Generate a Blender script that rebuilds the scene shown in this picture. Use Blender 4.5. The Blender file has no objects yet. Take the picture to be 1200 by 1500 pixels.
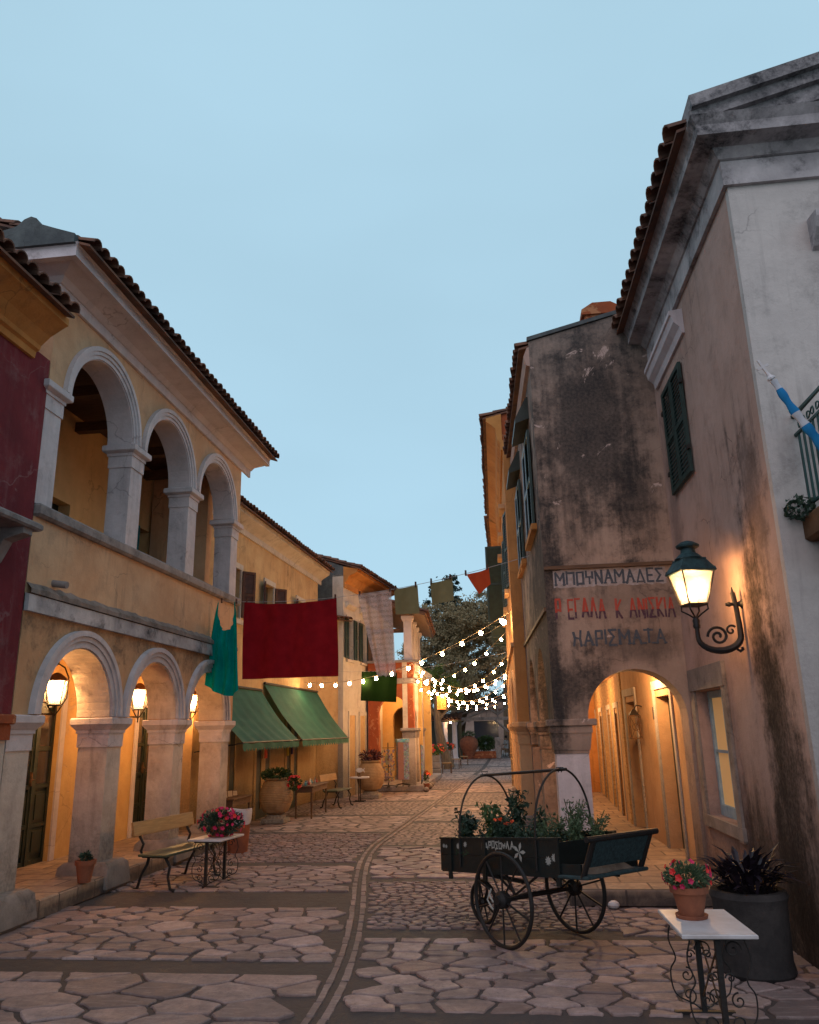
import bpy, math, random
import numpy as np
from mathutils import Matrix, Vector
PI = math.pi
R = math.radians
sc = bpy.context.scene
col = sc.collection
rnd = random.Random(7)

# ------------------------------------------------------------------ camera
cam_d = bpy.data.cameras.new('camera')
cam = bpy.data.objects.new('camera', cam_d)
col.objects.link(cam)
cam_d.sensor_fit = 'HORIZONTAL'
cam_d.sensor_width = 36.0
cam_d.lens = 36.0 * 1150 / 1200
cam_d.clip_start = 0.1
cam_d.clip_end = 600
RR = ((0.9921687236453706, 0.053363656451045835, -0.11293158986789763),
      (0.12309728126808632, -0.2644928070489963, 0.9564991449885085),
      (-0.02117269856021961, 0.9629101075331578, 0.26899041181083194))
cam.matrix_world = Matrix(((RR[0][0], RR[0][1], -RR[0][2], 0),
                           (RR[1][0], RR[1][1], -RR[1][2], 0),
                           (RR[2][0], RR[2][1], -RR[2][2], 1.8),
                           (0, 0, 0, 1)))
sc.camera = cam

# ------------------------------------------------------------------ sky, dusk
SUN_EL, SUN_AZ = 30.0, 200.0
world = bpy.data.worlds.new('World')
sc.world = world
world.use_nodes = True
wt = world.node_tree
wt.nodes.clear()
wo = wt.nodes.new('ShaderNodeOutputWorld')
bg = wt.nodes.new('ShaderNodeBackground')
sky = wt.nodes.new('ShaderNodeTexSky')
sky.sky_type = 'NISHITA'
sky.sun_disc = False
sky.sun_elevation = R(4)
sky.sun_rotation = R(180)
sky.air_density = 1.0
sky.dust_density = 0.4
sky.ozone_density = 3.0
flat = wt.nodes.new('ShaderNodeRGB')
flat.outputs[0].default_value = (4.5, 6.8, 8.2, 1)
tcw = wt.nodes.new('ShaderNodeTexCoord')
nw = wt.nodes.new('ShaderNodeTexNoise')
nw.inputs['Scale'].default_value = 1.6
nw.inputs['Detail'].default_value = 3
mpw = wt.nodes.new('ShaderNodeMapping')
mpw.inputs['Scale'].default_value = (1, 1, 3)
rpw = wt.nodes.new('ShaderNodeMapRange')
rpw.inputs['From Min'].default_value = 0.3
rpw.inputs['From Max'].default_value = 0.7
rpw.inputs['To Min'].default_value = 0.96
rpw.inputs['To Max'].default_value = 1.05
mulw = wt.nodes.new('ShaderNodeVectorMath')
mulw.operation = 'SCALE'
mixw = wt.nodes.new('ShaderNodeMix')
mixw.data_type = 'RGBA'
mixw.inputs[0].default_value = 0.8
wt.links.new(sky.outputs[0], mixw.inputs[6])
wt.links.new(flat.outputs[0], mixw.inputs[7])
wt.links.new(tcw.outputs['Generated'], mpw.inputs[0])
wt.links.new(mpw.outputs[0], nw.inputs[0])
wt.links.new(nw.outputs[0], rpw.inputs[0])
wt.links.new(mixw.outputs[2], mulw.inputs[0])
wt.links.new(rpw.outputs[0], mulw.inputs['Scale'])
wt.links.new(mulw.outputs[0], bg.inputs[0])
bg.inputs[1].default_value = 0.115
wt.links.new(bg.outputs[0], wo.inputs[0])

sun_d = bpy.data.lights.new('dusk_glow', 'SUN')
sun_d.energy = 0.8
sun_d.color = (1.0, 0.62, 0.60)
sun_d.angle = R(70)
sun = bpy.data.objects.new('dusk_glow', sun_d)
col.objects.link(sun)
sun.rotation_euler = (R(50), 0, R(-15))

sc.view_settings.view_transform = 'Standard'
sc.view_settings.look = 'None'
sc.view_settings.exposure = 0.0
sc.view_settings.gamma = 1.0
sc.cycles.use_denoising = True
sc.cycles.max_bounces = 6
sc.cycles.diffuse_bounces = 3
sc.cycles.transparent_max_bounces = 8
sc.cycles.sample_clamp_indirect = 4.0
sc.cycles.use_light_tree = True

# ------------------------------------------------------------------ materials
def nodes(name):
    m = bpy.data.materials.new(name)
    m.use_nodes = True
    t = m.node_tree
    b = t.nodes['Principled BSDF']
    return m, t, b

class NG:
    """small helper to wire shader nodes"""
    def __init__(s, t): s.t = t
    def n(s, kind, **k):
        x = s.t.nodes.new(kind)
        for a, v in k.items(): setattr(x, a, v)
        return x
    def l(s, a, b): s.t.links.new(a, b)
    def val(s, sock, v):
        if isinstance(v, bpy.types.NodeSocket): s.l(v, sock)
        else: sock.default_value = v
    def coord(s, scale=(1, 1, 1), kind='Object', rot=(0, 0, 0)):
        tc = s.n('ShaderNodeTexCoord'); mp = s.n('ShaderNodeMapping')
        mp.inputs['Scale'].default_value = scale
        mp.inputs['Rotation'].default_value = rot
        s.l(tc.outputs[kind], mp.inputs[0]); return mp.outputs[0]
    def noise(s, vec, scale, detail=5, rough=.55, dist=0):
        x = s.n('ShaderNodeTexNoise'); s.l(vec, x.inputs['Vector'])
        x.inputs['Scale'].default_value = scale; x.inputs['Detail'].default_value = detail
        x.inputs['Roughness'].default_value = rough; x.inputs['Distortion'].default_value = dist
        return x.outputs[0]
    def rng(s, v, a, b, c=0., d=1., smooth=False):
        x = s.n('ShaderNodeMapRange')
        if smooth: x.interpolation_type = 'SMOOTHSTEP'
        s.val(x.inputs[0], v)
        for i, q in enumerate((a, b, c, d)): s.val(x.inputs[i + 1], q)
        return x.outputs[0]
    def math(s, op, a, b=0., c=0.):
        x = s.n('ShaderNodeMath', operation=op)
        s.val(x.inputs[0], a); s.val(x.inputs[1], b)
        if op in ('MULTIPLY_ADD', 'COMPARE', 'SMOOTH_MIN'): s.val(x.inputs[2], c)
        return x.outputs[0]
    def mix(s, f, a, b, mode='MIX'):
        x = s.n('ShaderNodeMix', data_type='RGBA', blend_type=mode)
        s.val(x.inputs[0], f)
        for i, q in ((6, a), (7, b)):
            if isinstance(q, bpy.types.NodeSocket): s.l(q, x.inputs[i])
            else: x.inputs[i].default_value = (q[0], q[1], q[2], 1)
        return x.outputs[2]
    def bump(s, h, st, dist, b):
        x = s.n('ShaderNodeBump'); x.inputs['Strength'].default_value = st
        x.inputs['Distance'].default_value = dist
        s.l(h, x.inputs['Height']); s.l(x.outputs[0], b.inputs['Normal'])
    def xyz(s, vec):
        x = s.n('ShaderNodeSeparateXYZ'); s.l(vec, x.inputs[0]); return x.outputs

def plaster(name, base, base2, dirt=(.05, .04, .035), streak=.5, foot=.7, foot_h=.6, chip=None, chipamt=.0,
            patch=.35, rough=.92, sc1=1.3, top=None, topamt=.8, seed=0., stains_shade=()):
    m, t, b = nodes(name); g = NG(t)
    co = g.coord()
    if seed:
        ad = g.n('ShaderNodeVectorMath', operation='ADD'); g.l(co, ad.inputs[0]); ad.inputs[1].default_value = (seed, seed * .7, 0); cs = ad.outputs[0]
    else: cs = co
    n1 = g.noise(cs, sc1, 9, .62, .1)
    c = g.mix(g.rng(n1, .36, .64), base, base2)
    n5 = g.noise(cs, 5.5, 8, .68, .0)
    c = g.mix(g.rng(n5, .3, .7, .0, .25), c, tuple(x * .55 for x in base))
    # vertical weather streaks
    mp = g.n('ShaderNodeMapping'); mp.inputs['Scale'].default_value = (5, 5, .5); g.l(cs, mp.inputs[0])
    n2 = g.noise(mp.outputs[0], 1.3, 8, .66, .1)
    n3 = g.noise(cs, .8, 5, .6)
    st = g.math('MULTIPLY', g.rng(n2, .5, .78), g.rng(n3, .42, .68))
    c = g.mix(g.math('MULTIPLY', st, streak), c, dirt)
    # mottled damp patches
    n4 = g.noise(cs, 2.3, 11, .74, .15)
    n6 = g.noise(cs, 26, 5, .7)
    pa = g.math('MULTIPLY', g.rng(n4, .52, .68), g.rng(n6, .3, .6, .4, 1.))
    c = g.mix(g.math('MULTIPLY', pa, patch), c, dirt)
    z = g.xyz(co)[2]
    if foot > 0:
        f = g.math('ADD', z, g.rng(n4, .3, .7, -.35, .35))
        f = g.rng(f, foot_h, 0.05, 0., 1.)
        c = g.mix(g.math('MULTIPLY', g.math('MULTIPLY', f, g.rng(n6, .3, .65, .55, 1.)), foot), c, dirt)
    if top is not None:   # black lichen creeping down from an exposed upper edge
        f = g.math('ADD', z, g.rng(n4, .3, .7, -.5, .5))
        f = g.rng(f, top[0], top[1], 0., 1.)
        c = g.mix(g.math('MULTIPLY', g.math('MULTIPLY', f, g.rng(n6, .3, .6, .5, 1.)), topamt), c, top[2] if len(top) > 2 else dirt)
    for (cx, cy, cz, rx, ry, rz_, am) in stains_shade:      # soot and mould patches, on the gable side painted shading too, ragged outlines
        sb = g.n('ShaderNodeVectorMath', operation='SUBTRACT'); g.l(co, sb.inputs[0]); sb.inputs[1].default_value = (cx, cy, cz)
        dv = g.n('ShaderNodeVectorMath', operation='DIVIDE'); g.l(sb.outputs[0], dv.inputs[0]); dv.inputs[1].default_value = (rx, ry, rz_)
        ln = g.n('ShaderNodeVectorMath', operation='LENGTH'); g.l(dv.outputs[0], ln.inputs[0])
        f = g.math('ADD', ln.outputs['Value'], g.rng(n4, .3, .7, .5, -.5))
        f = g.math('ADD', f, g.rng(n2, .3, .7, .25, -.25))
        f = g.math('MULTIPLY', g.rng(f, 1.3, .35, 0, 1, True), g.rng(n6, .3, .62, .72, 1.))
        c = g.mix(g.math('MULTIPLY', f, am), c, dirt)
    vk = g.n('ShaderNodeTexVoronoi', feature='DISTANCE_TO_EDGE'); vk.inputs['Scale'].default_value = 1.1
    vd = g.n('ShaderNodeVectorMath', operation='MULTIPLY_ADD'); nk = g.n('ShaderNodeTexNoise'); g.l(cs, nk.inputs[0]); nk.inputs['Scale'].default_value = 2.5; nk.inputs['Detail'].default_value = 8
    g.l(nk.outputs[1], vd.inputs[0]); vd.inputs[1].default_value = (.55, .55, .55); g.l(cs, vd.inputs[2]); g.l(vd.outputs[0], vk.inputs['Vector'])
    ck = g.math('MULTIPLY', g.rng(vk.outputs[0], .012, .003), g.rng(n3, .5, .6))
    c = g.mix(g.math('MULTIPLY', ck, .42), c, dirt)
    h = g.math('ADD', g.math('MULTIPLY', n6, .35), n5)
    if chip:
        n7 = g.noise(cs, 1.9, 11, .7, 1.2)
        cf = g.rng(n7, .60 - .08 * chipamt, .63 - .08 * chipamt)
        c = g.mix(cf, c, chip)
        h = g.math('SUBTRACT', h, g.math('MULTIPLY', cf, .5))
    b.inputs['Roughness'].default_value = rough
    b.inputs['Specular IOR Level'].default_value = .2
    g.l(c, b.inputs['Base Color'])
    g.bump(h, .55, .02, b)
    return m

def simple(name, base, base2=None, rough=.6, metal=0., scale=8, bump=.2, stretch=(1, 1, 1), spec=.4, sheen=0.):
    m, t, b = nodes(name); g = NG(t)
    base2 = base2 or tuple(x * .6 for x in base)
    co = g.coord(stretch)
    n1 = g.noise(co, scale, 7, .62, .3)
    c = g.mix(g.rng(n1, .35, .68), base, base2)
    g.l(c, b.inputs['Base Color'])
    b.inputs['Roughness'].default_value = rough
    b.inputs['Metallic'].default_value = metal
    b.inputs['Specular IOR Level'].default_value = spec
    if bump: g.bump(g.noise(co, scale * 4, 5, .6), bump, .01, b)
    return m

def emit(name, colr, strength):
    m, t, b = nodes(name)
    b.inputs['Base Color'].default_value = (*colr, 1)
    b.inputs['Emission Color'].default_value = (*colr, 1)
    b.inputs['Emission Strength'].default_value = strength
    return m

def cloth(name, base, base2, alpha=1., trans=.25, scale=90):
    m, t, b = nodes(name); g = NG(t)
    co = g.coord()
    n1 = g.noise(co, 6, 5, .6)
    c = g.mix(g.rng(n1, .3, .7), base, base2)
    w1 = g.n('ShaderNodeTexWave'); w1.inputs['Scale'].default_value = scale; g.l(co, w1.inputs[0]); w1.bands_direction = 'X'
    w2 = g.n('ShaderNodeTexWave'); w2.inputs['Scale'].default_value = scale; g.l(co, w2.inputs[0]); w2.bands_direction = 'Z'
    g.l(c, b.inputs['Base Color'])
    b.inputs['Roughness'].default_value = .95
    b.inputs['Specular IOR Level'].default_value = .1
    g.bump(g.math('ADD', w1.outputs[1], w2.outputs[1]), .15, .003, b)
    tr = g.n('ShaderNodeBsdfTranslucent'); g.l(c, tr.inputs[0])
    mx = g.n('ShaderNodeMixShader'); mx.inputs[0].default_value = trans
    out = t.nodes['Material Output']
    g.l(b.outputs[0], mx.inputs[1]); g.l(tr.outputs[0], mx.inputs[2]); g.l(mx.outputs[0], out.inputs[0])
    if alpha < 1:      # lace: holes in rows
        v = g.n('ShaderNodeTexVoronoi'); v.inputs['Scale'].default_value = 55; g.l(co, v.inputs[0])
        z = g.xyz(co)
        rows = g.math('SINE', g.math('MULTIPLY', z[2], 75.))
        den = g.rng(z[2], -.15, .25, .55, 1.)
        hole = g.math('MULTIPLY', g.math('MULTIPLY', g.rng(v.outputs[0], .15, .45), den), g.rng(rows, -.5, .5, .55, .9))
        tp = g.n('ShaderNodeBsdfTransparent'); m2 = g.n('ShaderNodeMixShader')
        g.l(g.rng(hole, 0, 1, 1 - alpha, .9), m2.inputs[0])
        g.l(mx.outputs[0], m2.inputs[1]); g.l(tp.outputs[0], m2.inputs[2]); g.l(m2.outputs[0], out.inputs[0])
    return m

M = {}
M['peach'] = plaster('peach_plaster', (.66, .40, .24), (.57, .31, .17), (.09, .065, .05), .8, .3, .8, patch=.3)
M['peach_low'] = plaster('peach_plaster_stained', (.60, .35, .19), (.48, .25, .13), (.06, .045, .038), .95, .0, .8, patch=.5,
                         top=(2.7, 3.15), topamt=.6)
M['white'] = plaster('white_limewash', (.62, .54, .55), (.50, .43, .44), (.07, .06, .06), .7, .8, .5, patch=.45, sc1=3)
M['whiteclean'] = plaster('white_trim', (.64, .56, .57), (.55, .47, .48), (.12, .09, .08), .4, .0, patch=.25, sc1=2.5)
M['pier'] = plaster('pier_plaster', (.60, .49, .42), (.47, .37, .31), (.045, .036, .032), .6, .95, 1.15, patch=.4, sc1=3)
M['orange_in'] = plaster('corridor_ochre', (.66, .42, .18), (.56, .33, .13), (.22, .13, .07), .35, .25, .4, chip=(.5, .34, .2), patch=.15)
M['red'] = plaster('crimson_plaster', (.20, .028, .035), (.12, .018, .024), (.26, .16, .16), .55, .4, .6, patch=.35)
M['ochre'] = plaster('ochre_cornice', (.56, .25, .075), (.44, .17, .045), (.09, .05, .03), .5, 0, patch=.4)
M['yellow'] = plaster('yellow_plaster', (.60, .40, .21), (.50, .30, .14), (.07, .05, .035), .75, .9, 1.9, patch=.45)
M['cream'] = plaster('cream_plaster', (.60, .53, .47), (.52, .44, .37), (.07, .055, .045), .8, .85, 2.4, patch=.35)
M['redold'] = plaster('old_red_plaster', (.36, .09, .035), (.26, .06, .025), (.09, .05, .035), .6, .4, .6, chip=(.42, .17, .08), chipamt=.6, patch=.5)
M['tower'] = plaster('tower_plaster', (.42, .30, .24), (.30, .20, .155), (.026, .025, .026), .9, .7, 1.9, chip=(.52, .38, .33), chipamt=-.35, patch=.6, sc1=.9,
                     top=(5.4, 7.3, (.05, .06, .065)), topamt=.7,
    stains_shade=((.7, 0, 5.6, .9, 9, 1.7, .9), (.0, 0, 3.0, .22, 9, 2.4, .95), (1.0, 0, 3.35, .8, 9, .3, .35), (.25, 0, 2.25, .45, 9, .5, .9), (1.1, 0, 2.75, .7, 9, .22, .6), (1.25, 0, 4.6, .35, 9, .7, .7), (0, -1.5, 3.6, .2, 2.2, .9, .0)))
M['gable'] = plaster('gable_house_side', (.48, .32, .27), (.40, .25, .20), (.014, .010, .010), .8, .9, 1.5, patch=.35, sc1=.8,
    stains_shade=((0, .85, 2.5, 9, .25, 1.4, .95), (0, .65, 1.2, 9, .5, 1.6, .95), (0, 1.2, .5, 9, 1.4, .7, .8), (0, .5, 3.6, 9, .3, .9, .6), (0, 3.3, 4.5, 9, .3, 1.6, .4)))  # dark patches hold real soot and the wall's shading in one colour
M['gablefront'] = plaster('gable_house_front', (.56, .50, .47), (.46, .41, .39), (.06, .055, .055), .8, .8, 3.2, patch=.4, sc1=1.1)
M['gabletrim'] = plaster('weathered_cornice', (.56, .50, .50), (.30, .27, .275), (.022, .022, .026), 1., 0, patch=1., sc1=2.4, top=(6.55, 7.6), topamt=.8)
M['duskpink'] = plaster('corridor_apricot', (.58, .36, .20), (.50, .28, .14), (.20, .12, .07), .4, .5, .8, patch=.25)
M['orangewall'] = plaster('orange_street_wall', (.56, .26, .09), (.44, .18, .055), (.10, .05, .03), .7, .4, 1., patch=.4)
M['stone'] = plaster('plinth_stone', (.30, .24, .21), (.20, .16, .14), (.035, .03, .03), .3, .3, .3, patch=.7, sc1=4)
M['coping'] = plaster('coping_stone', (.34, .28, .26), (.22, .18, .17), (.05, .045, .045), .5, 0, patch=.8, sc1=5)
M['darkstone'] = plaster('lichen_stone', (.12, .13, .13), (.07, .075, .08), (.03, .03, .03), .3, 0, patch=.6, sc1=5)
M['planter'] = plaster('dark_planter_stone', (.065, .055, .052), (.035, .03, .03), (.014, .013, .014), .6, .7, .5, patch=.7, sc1=4)
M['loggia'] = plaster('loggia_lit_ochre', (.80, .50, .24), (.74, .44, .20), (.25, .13, .06), .4, 0, patch=.15)  # brighter copy of the peach wall, bounce light put into its colour
M['mossy'] = plaster('mossy_ledge', (.30, .23, .20), (.16, .125, .11), (.04, .04, .037), .6, 0, patch=.9, sc1=4)
M['tile'] = simple('clay_roof_tile', (.20, .085, .05), (.06, .035, .03), .9, scale=3.5, bump=.4)
M['iron'] = simple('black_iron', (.011, .011, .012), (.02, .013, .010), .55, .15, 12, .3)
M['rust'] = simple('rusty_iron', (.16, .075, .03), (.05, .03, .02), .8, .2, 20, .4)
M['marble'] = simple('white_marble', (.62, .58, .60), (.40, .35, .34), .4, 0, 3.5, .08)
M['greendoor'] = simple('dark_green_paint', (.018, .028, .02), (.01, .014, .011), .45, scale=6)
M['shutter'] = simple('dark_green_shutter', (.02, .045, .038), (.012, .025, .022), .55, scale=9)
M['bluesh'] = simple('grey_blue_shutter', (.30, .40, .46), (.20, .28, .33), .6, scale=9)
M['brownsh'] = simple('brown_shutter', (.10, .038, .025), (.05, .02, .014), .6, scale=9)
M['teal'] = simple('teal_shutter', (.03, .22, .24), (.02, .14, .16), .6, scale=9)
M['terra'] = simple('terracotta', (.27, .085, .04), (.16, .05, .028), .85, scale=7, bump=.3)
M['amph'] = simple('old_amphora_clay', (.36, .22, .11), (.22, .125, .06), .9, scale=5, bump=.4)
M['wood'] = simple('old_brown_wood', (.14, .07, .035), (.07, .035, .02), .7, scale=6, stretch=(1, 8, 8), bump=.4)
M['yellowwood'] = simple('varnished_yellow_slat', (.34, .19, .08), (.22, .12, .05), .45, scale=4, stretch=(1, 9, 9))
M['greenwood'] = simple('green_painted_slat', (.075, .085, .05), (.045, .05, .03), .4, scale=4, stretch=(1, 9, 9))
M['cart'] = simple('dark_cart_paint', (.006, .011, .011), (.003, .005, .005), .5, scale=6, bump=.3)
M['carttable'] = simple('weathered_teal_board', (.028, .055, .06), (.010, .018, .02), .8, scale=7, stretch=(1, 6, 6), bump=.5)
M['flower_paint'] = simple('white_flower_paint', (.36, .36, .33), (.28, .28, .26), .8)
M['green_paint'] = simple('green_leaf_paint', (.03, .09, .05), None, .8)
M['letter_blue'] = simple('faded_blue_paint', (.045, .06, .085), (.09, .09, .10), .9, scale=30)
M['letter_white'] = simple('faded_white_paint', (.40, .34, .34), (.26, .2, .18), .9, scale=22)
M['leaf'] = simple('leaf_green', (.045, .09, .025), (.02, .045, .015), .6, scale=3)
M['leafdark'] = simple('leaf_dark_green', (.022, .05, .028), (.012, .028, .018), .6, scale=3)
M['oak'] = simple('olive_brown_foliage', (.28, .21, .11), (.14, .12, .065), .7, scale=.6, bump=0)
M['oakdark'] = simple('dark_tree_foliage', (.022, .045, .032), (.012, .022, .018), .7, scale=.6, bump=0)
M['leafyellow'] = simple('yellow_green_foliage', (.10, .14, .02), (.05, .08, .015), .7, scale=2, bump=0)
M['purple'] = simple('purple_leaves', (.018, .010, .018), (.008, .005, .009), .5, scale=4)
M['wine'] = simple('wine_red_leaves', (.09, .018, .022), (.035, .01, .015), .6, scale=4)
M['herb'] = simple('herb_green', (.07, .11, .05), (.03, .05, .025), .7, scale=5)
M['petal'] = simple('magenta_petals', (.62, .015, .10), (.42, .008, .06), .6, scale=9, bump=0)
M['petalred'] = simple('red_petals', (.70, .03, .025), (.5, .015, .02), .6, scale=9, bump=0)
M['petalor'] = simple('orange_red_petals', (.75, .10, .02), (.6, .05, .015), .6, scale=9, bump=0)
M['bark'] = simple('tree_bark', (.16, .10, .055), (.07, .045, .03), .95, scale=5, stretch=(3, 3, .6), bump=.8)
M['awning'] = None
M['red_cloth'] = cloth('red_cotton', (.22, .008, .014), (.15, .005, .010), trans=.2)
M['teal_cloth'] = cloth('teal_cotton', (.0, .26, .24), (.0, .19, .18), trans=.25)
M['green_cloth'] = cloth('green_cotton', (.004, .016, .002), (.003, .011, .0015), trans=.03)
M['olive_cloth'] = cloth('khaki_linen', (.20, .18, .095), (.16, .14, .07), trans=.15)
M['orange_cloth'] = cloth('orange_cotton', (.46, .07, .022), (.38, .05, .018), trans=.2)
M['lace'] = cloth('white_lace', (.60, .50, .49), (.52, .43, .42), alpha=.84, trans=.35)
M['bag'] = simple('white_bin_liner', (.55, .50, .52), (.42, .38, .40), .5, scale=9, bump=.6)
M['sacking'] = simple('brown_sacking', (.14, .10, .075), (.09, .06, .045), .95, scale=14, bump=.6)
M['paper'] = simple('printed_card', (.45, .35, .26), (.3, .22, .16), .7, scale=12)
M['straw'] = simple('woven_straw_seat', (.34, .19, .08), (.22, .12, .05), .9, scale=40)
M['copper'] = simple('verdigris_copper', (.028, .075, .085), (.01, .022, .026), .65, .3, 14, .4)
M['glasslamp'] = emit('frosted_lamp_glass', (1.0, .60, .25), 2.0)
M['flame'] = emit('lamp_bulb', (1.0, .80, .52), 40)
M['bulb'] = emit('festoon_bulb', (1.0, .62, .27), 290)
M['cable'] = simple('festoon_cable', (.30, .22, .14), (.2, .14, .09), .7, bump=0)
M['rope'] = simple('washing_line', (.45, .42, .40), None, .8, bump=0)
M['skin'] = simple('skin', (.42, .24, .16), None, .6, bump=0)
M['shirt'] = simple('white_shirt', (.55, .55, .58), None, .8, bump=0)
M['trouser'] = simple('dark_trousers', (.02, .02, .03), None, .8, bump=0)
M['hair'] = simple('dark_hair', (.015, .01, .008), None, .6, bump=0)
M['flagblue'] = cloth('blue_flag_cloth', (.03, .24, .50), (.02, .18, .42), trans=.2)
M['flagwhite'] = cloth('white_flag_cloth', (.62, .62, .66), (.5, .5, .55), trans=.2)
M['balcony'] = simple('green_balcony_paint', (.012, .06, .055), (.008, .035, .032), .45, scale=9)
M['stonebrown'] = plaster('rusty_balcony_slab', (.16, .08, .04), (.09, .045, .025), (.03, .02, .02), .6, 0, patch=.6, sc1=3)

def awning_mat():
    m, t, b = nodes('green_canvas'); g = NG(t)
    co = g.coord()
    n1 = g.noise(co, 2, 5, .6)
    n2 = g.noise(g.coord((7, .7, .7)), 1.0, 5, .6)
    c = g.mix(g.rng(n1, .35, .65), (.02, .135, .095), (.012, .095, .065))
    c = g.mix(g.rng(n2, .5, .75, 0, .45), c, (.045, .19, .13))
    g.l(c, b.inputs['Base Color']); b.inputs['Roughness'].default_value = .8
    g.bump(n2, .5, .03, b)
    tr = g.n('ShaderNodeBsdfTranslucent'); g.l(c, tr.inputs[0])
    mx = g.n('ShaderNodeMixShader'); mx.inputs[0].default_value = .25
    g.l(b.outputs[0], mx.inputs[1]); g.l(tr.outputs[0], mx.inputs[2]); g.l(mx.outputs[0], t.nodes['Material Output'].inputs[0])
    return m
M['awning'] = awning_mat()

def two_tone():
    m, t, b = nodes('red_and_plum_lettering'); g = NG(t)
    z = g.xyz(g.coord())[2]
    n = g.noise(g.coord(), 25, 6, .7)
    c = g.mix(g.rng(z, 3.19, 3.2), (.07, .03, .05), (.38, .05, .03))
    c = g.mix(g.rng(n, .5, .75, 0, .7), c, (.24, .15, .12))
    g.l(c, b.inputs['Base Color']); b.inputs['Roughness'].default_value = .9
    return m
M['letter_red'] = two_tone()

def brick_mat():
    m, t, b = nodes('rough_ochre_masonry'); g = NG(t)
    tc = g.n('ShaderNodeTexCoord'); s = g.xyz(tc.outputs['Object'])
    cb = g.n('ShaderNodeCombineXYZ'); nz_ = g.noise(tc.outputs['Object'], 3.5, 4, .6); g.l(s[1], cb.inputs[0]); g.l(g.math('ADD', s[2], g.rng(nz_, .3, .7, -.05, .05)), cb.inputs[1]); g.l(s[0], cb.inputs[2])
    br = g.n('ShaderNodeTexBrick'); g.l(cb.outputs[0], br.inputs[0])
    br.inputs['Scale'].default_value = 1; br.inputs['Brick Width'].default_value = .24; br.inputs['Row Height'].default_value = .085
    br.inputs['Mortar Size'].default_value = .012; br.inputs['Mortar Smooth'].default_value = .6
    br.inputs['Color1'].default_value = (.52, .32, .13, 1); br.inputs['Color2'].default_value = (.42, .24, .1, 1)
    br.inputs['Mortar'].default_value = (.34, .20, .09, 1)
    n = g.noise(cb.outputs[0], 6, 6, .6)
    c = g.mix(g.rng(n, .4, .7, 0, .5), br.outputs[0], (.25, .15, .08))
    g.l(c, b.inputs['Base Color']); b.inputs['Roughness'].default_value = .95
    g.bump(g.math('ADD', g.math('MULTIPLY', br.outputs[1], -1.), g.math('MULTIPLY', n, .6)), .7, .02, b)
    return m
M['masonry'] = brick_mat()

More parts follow.
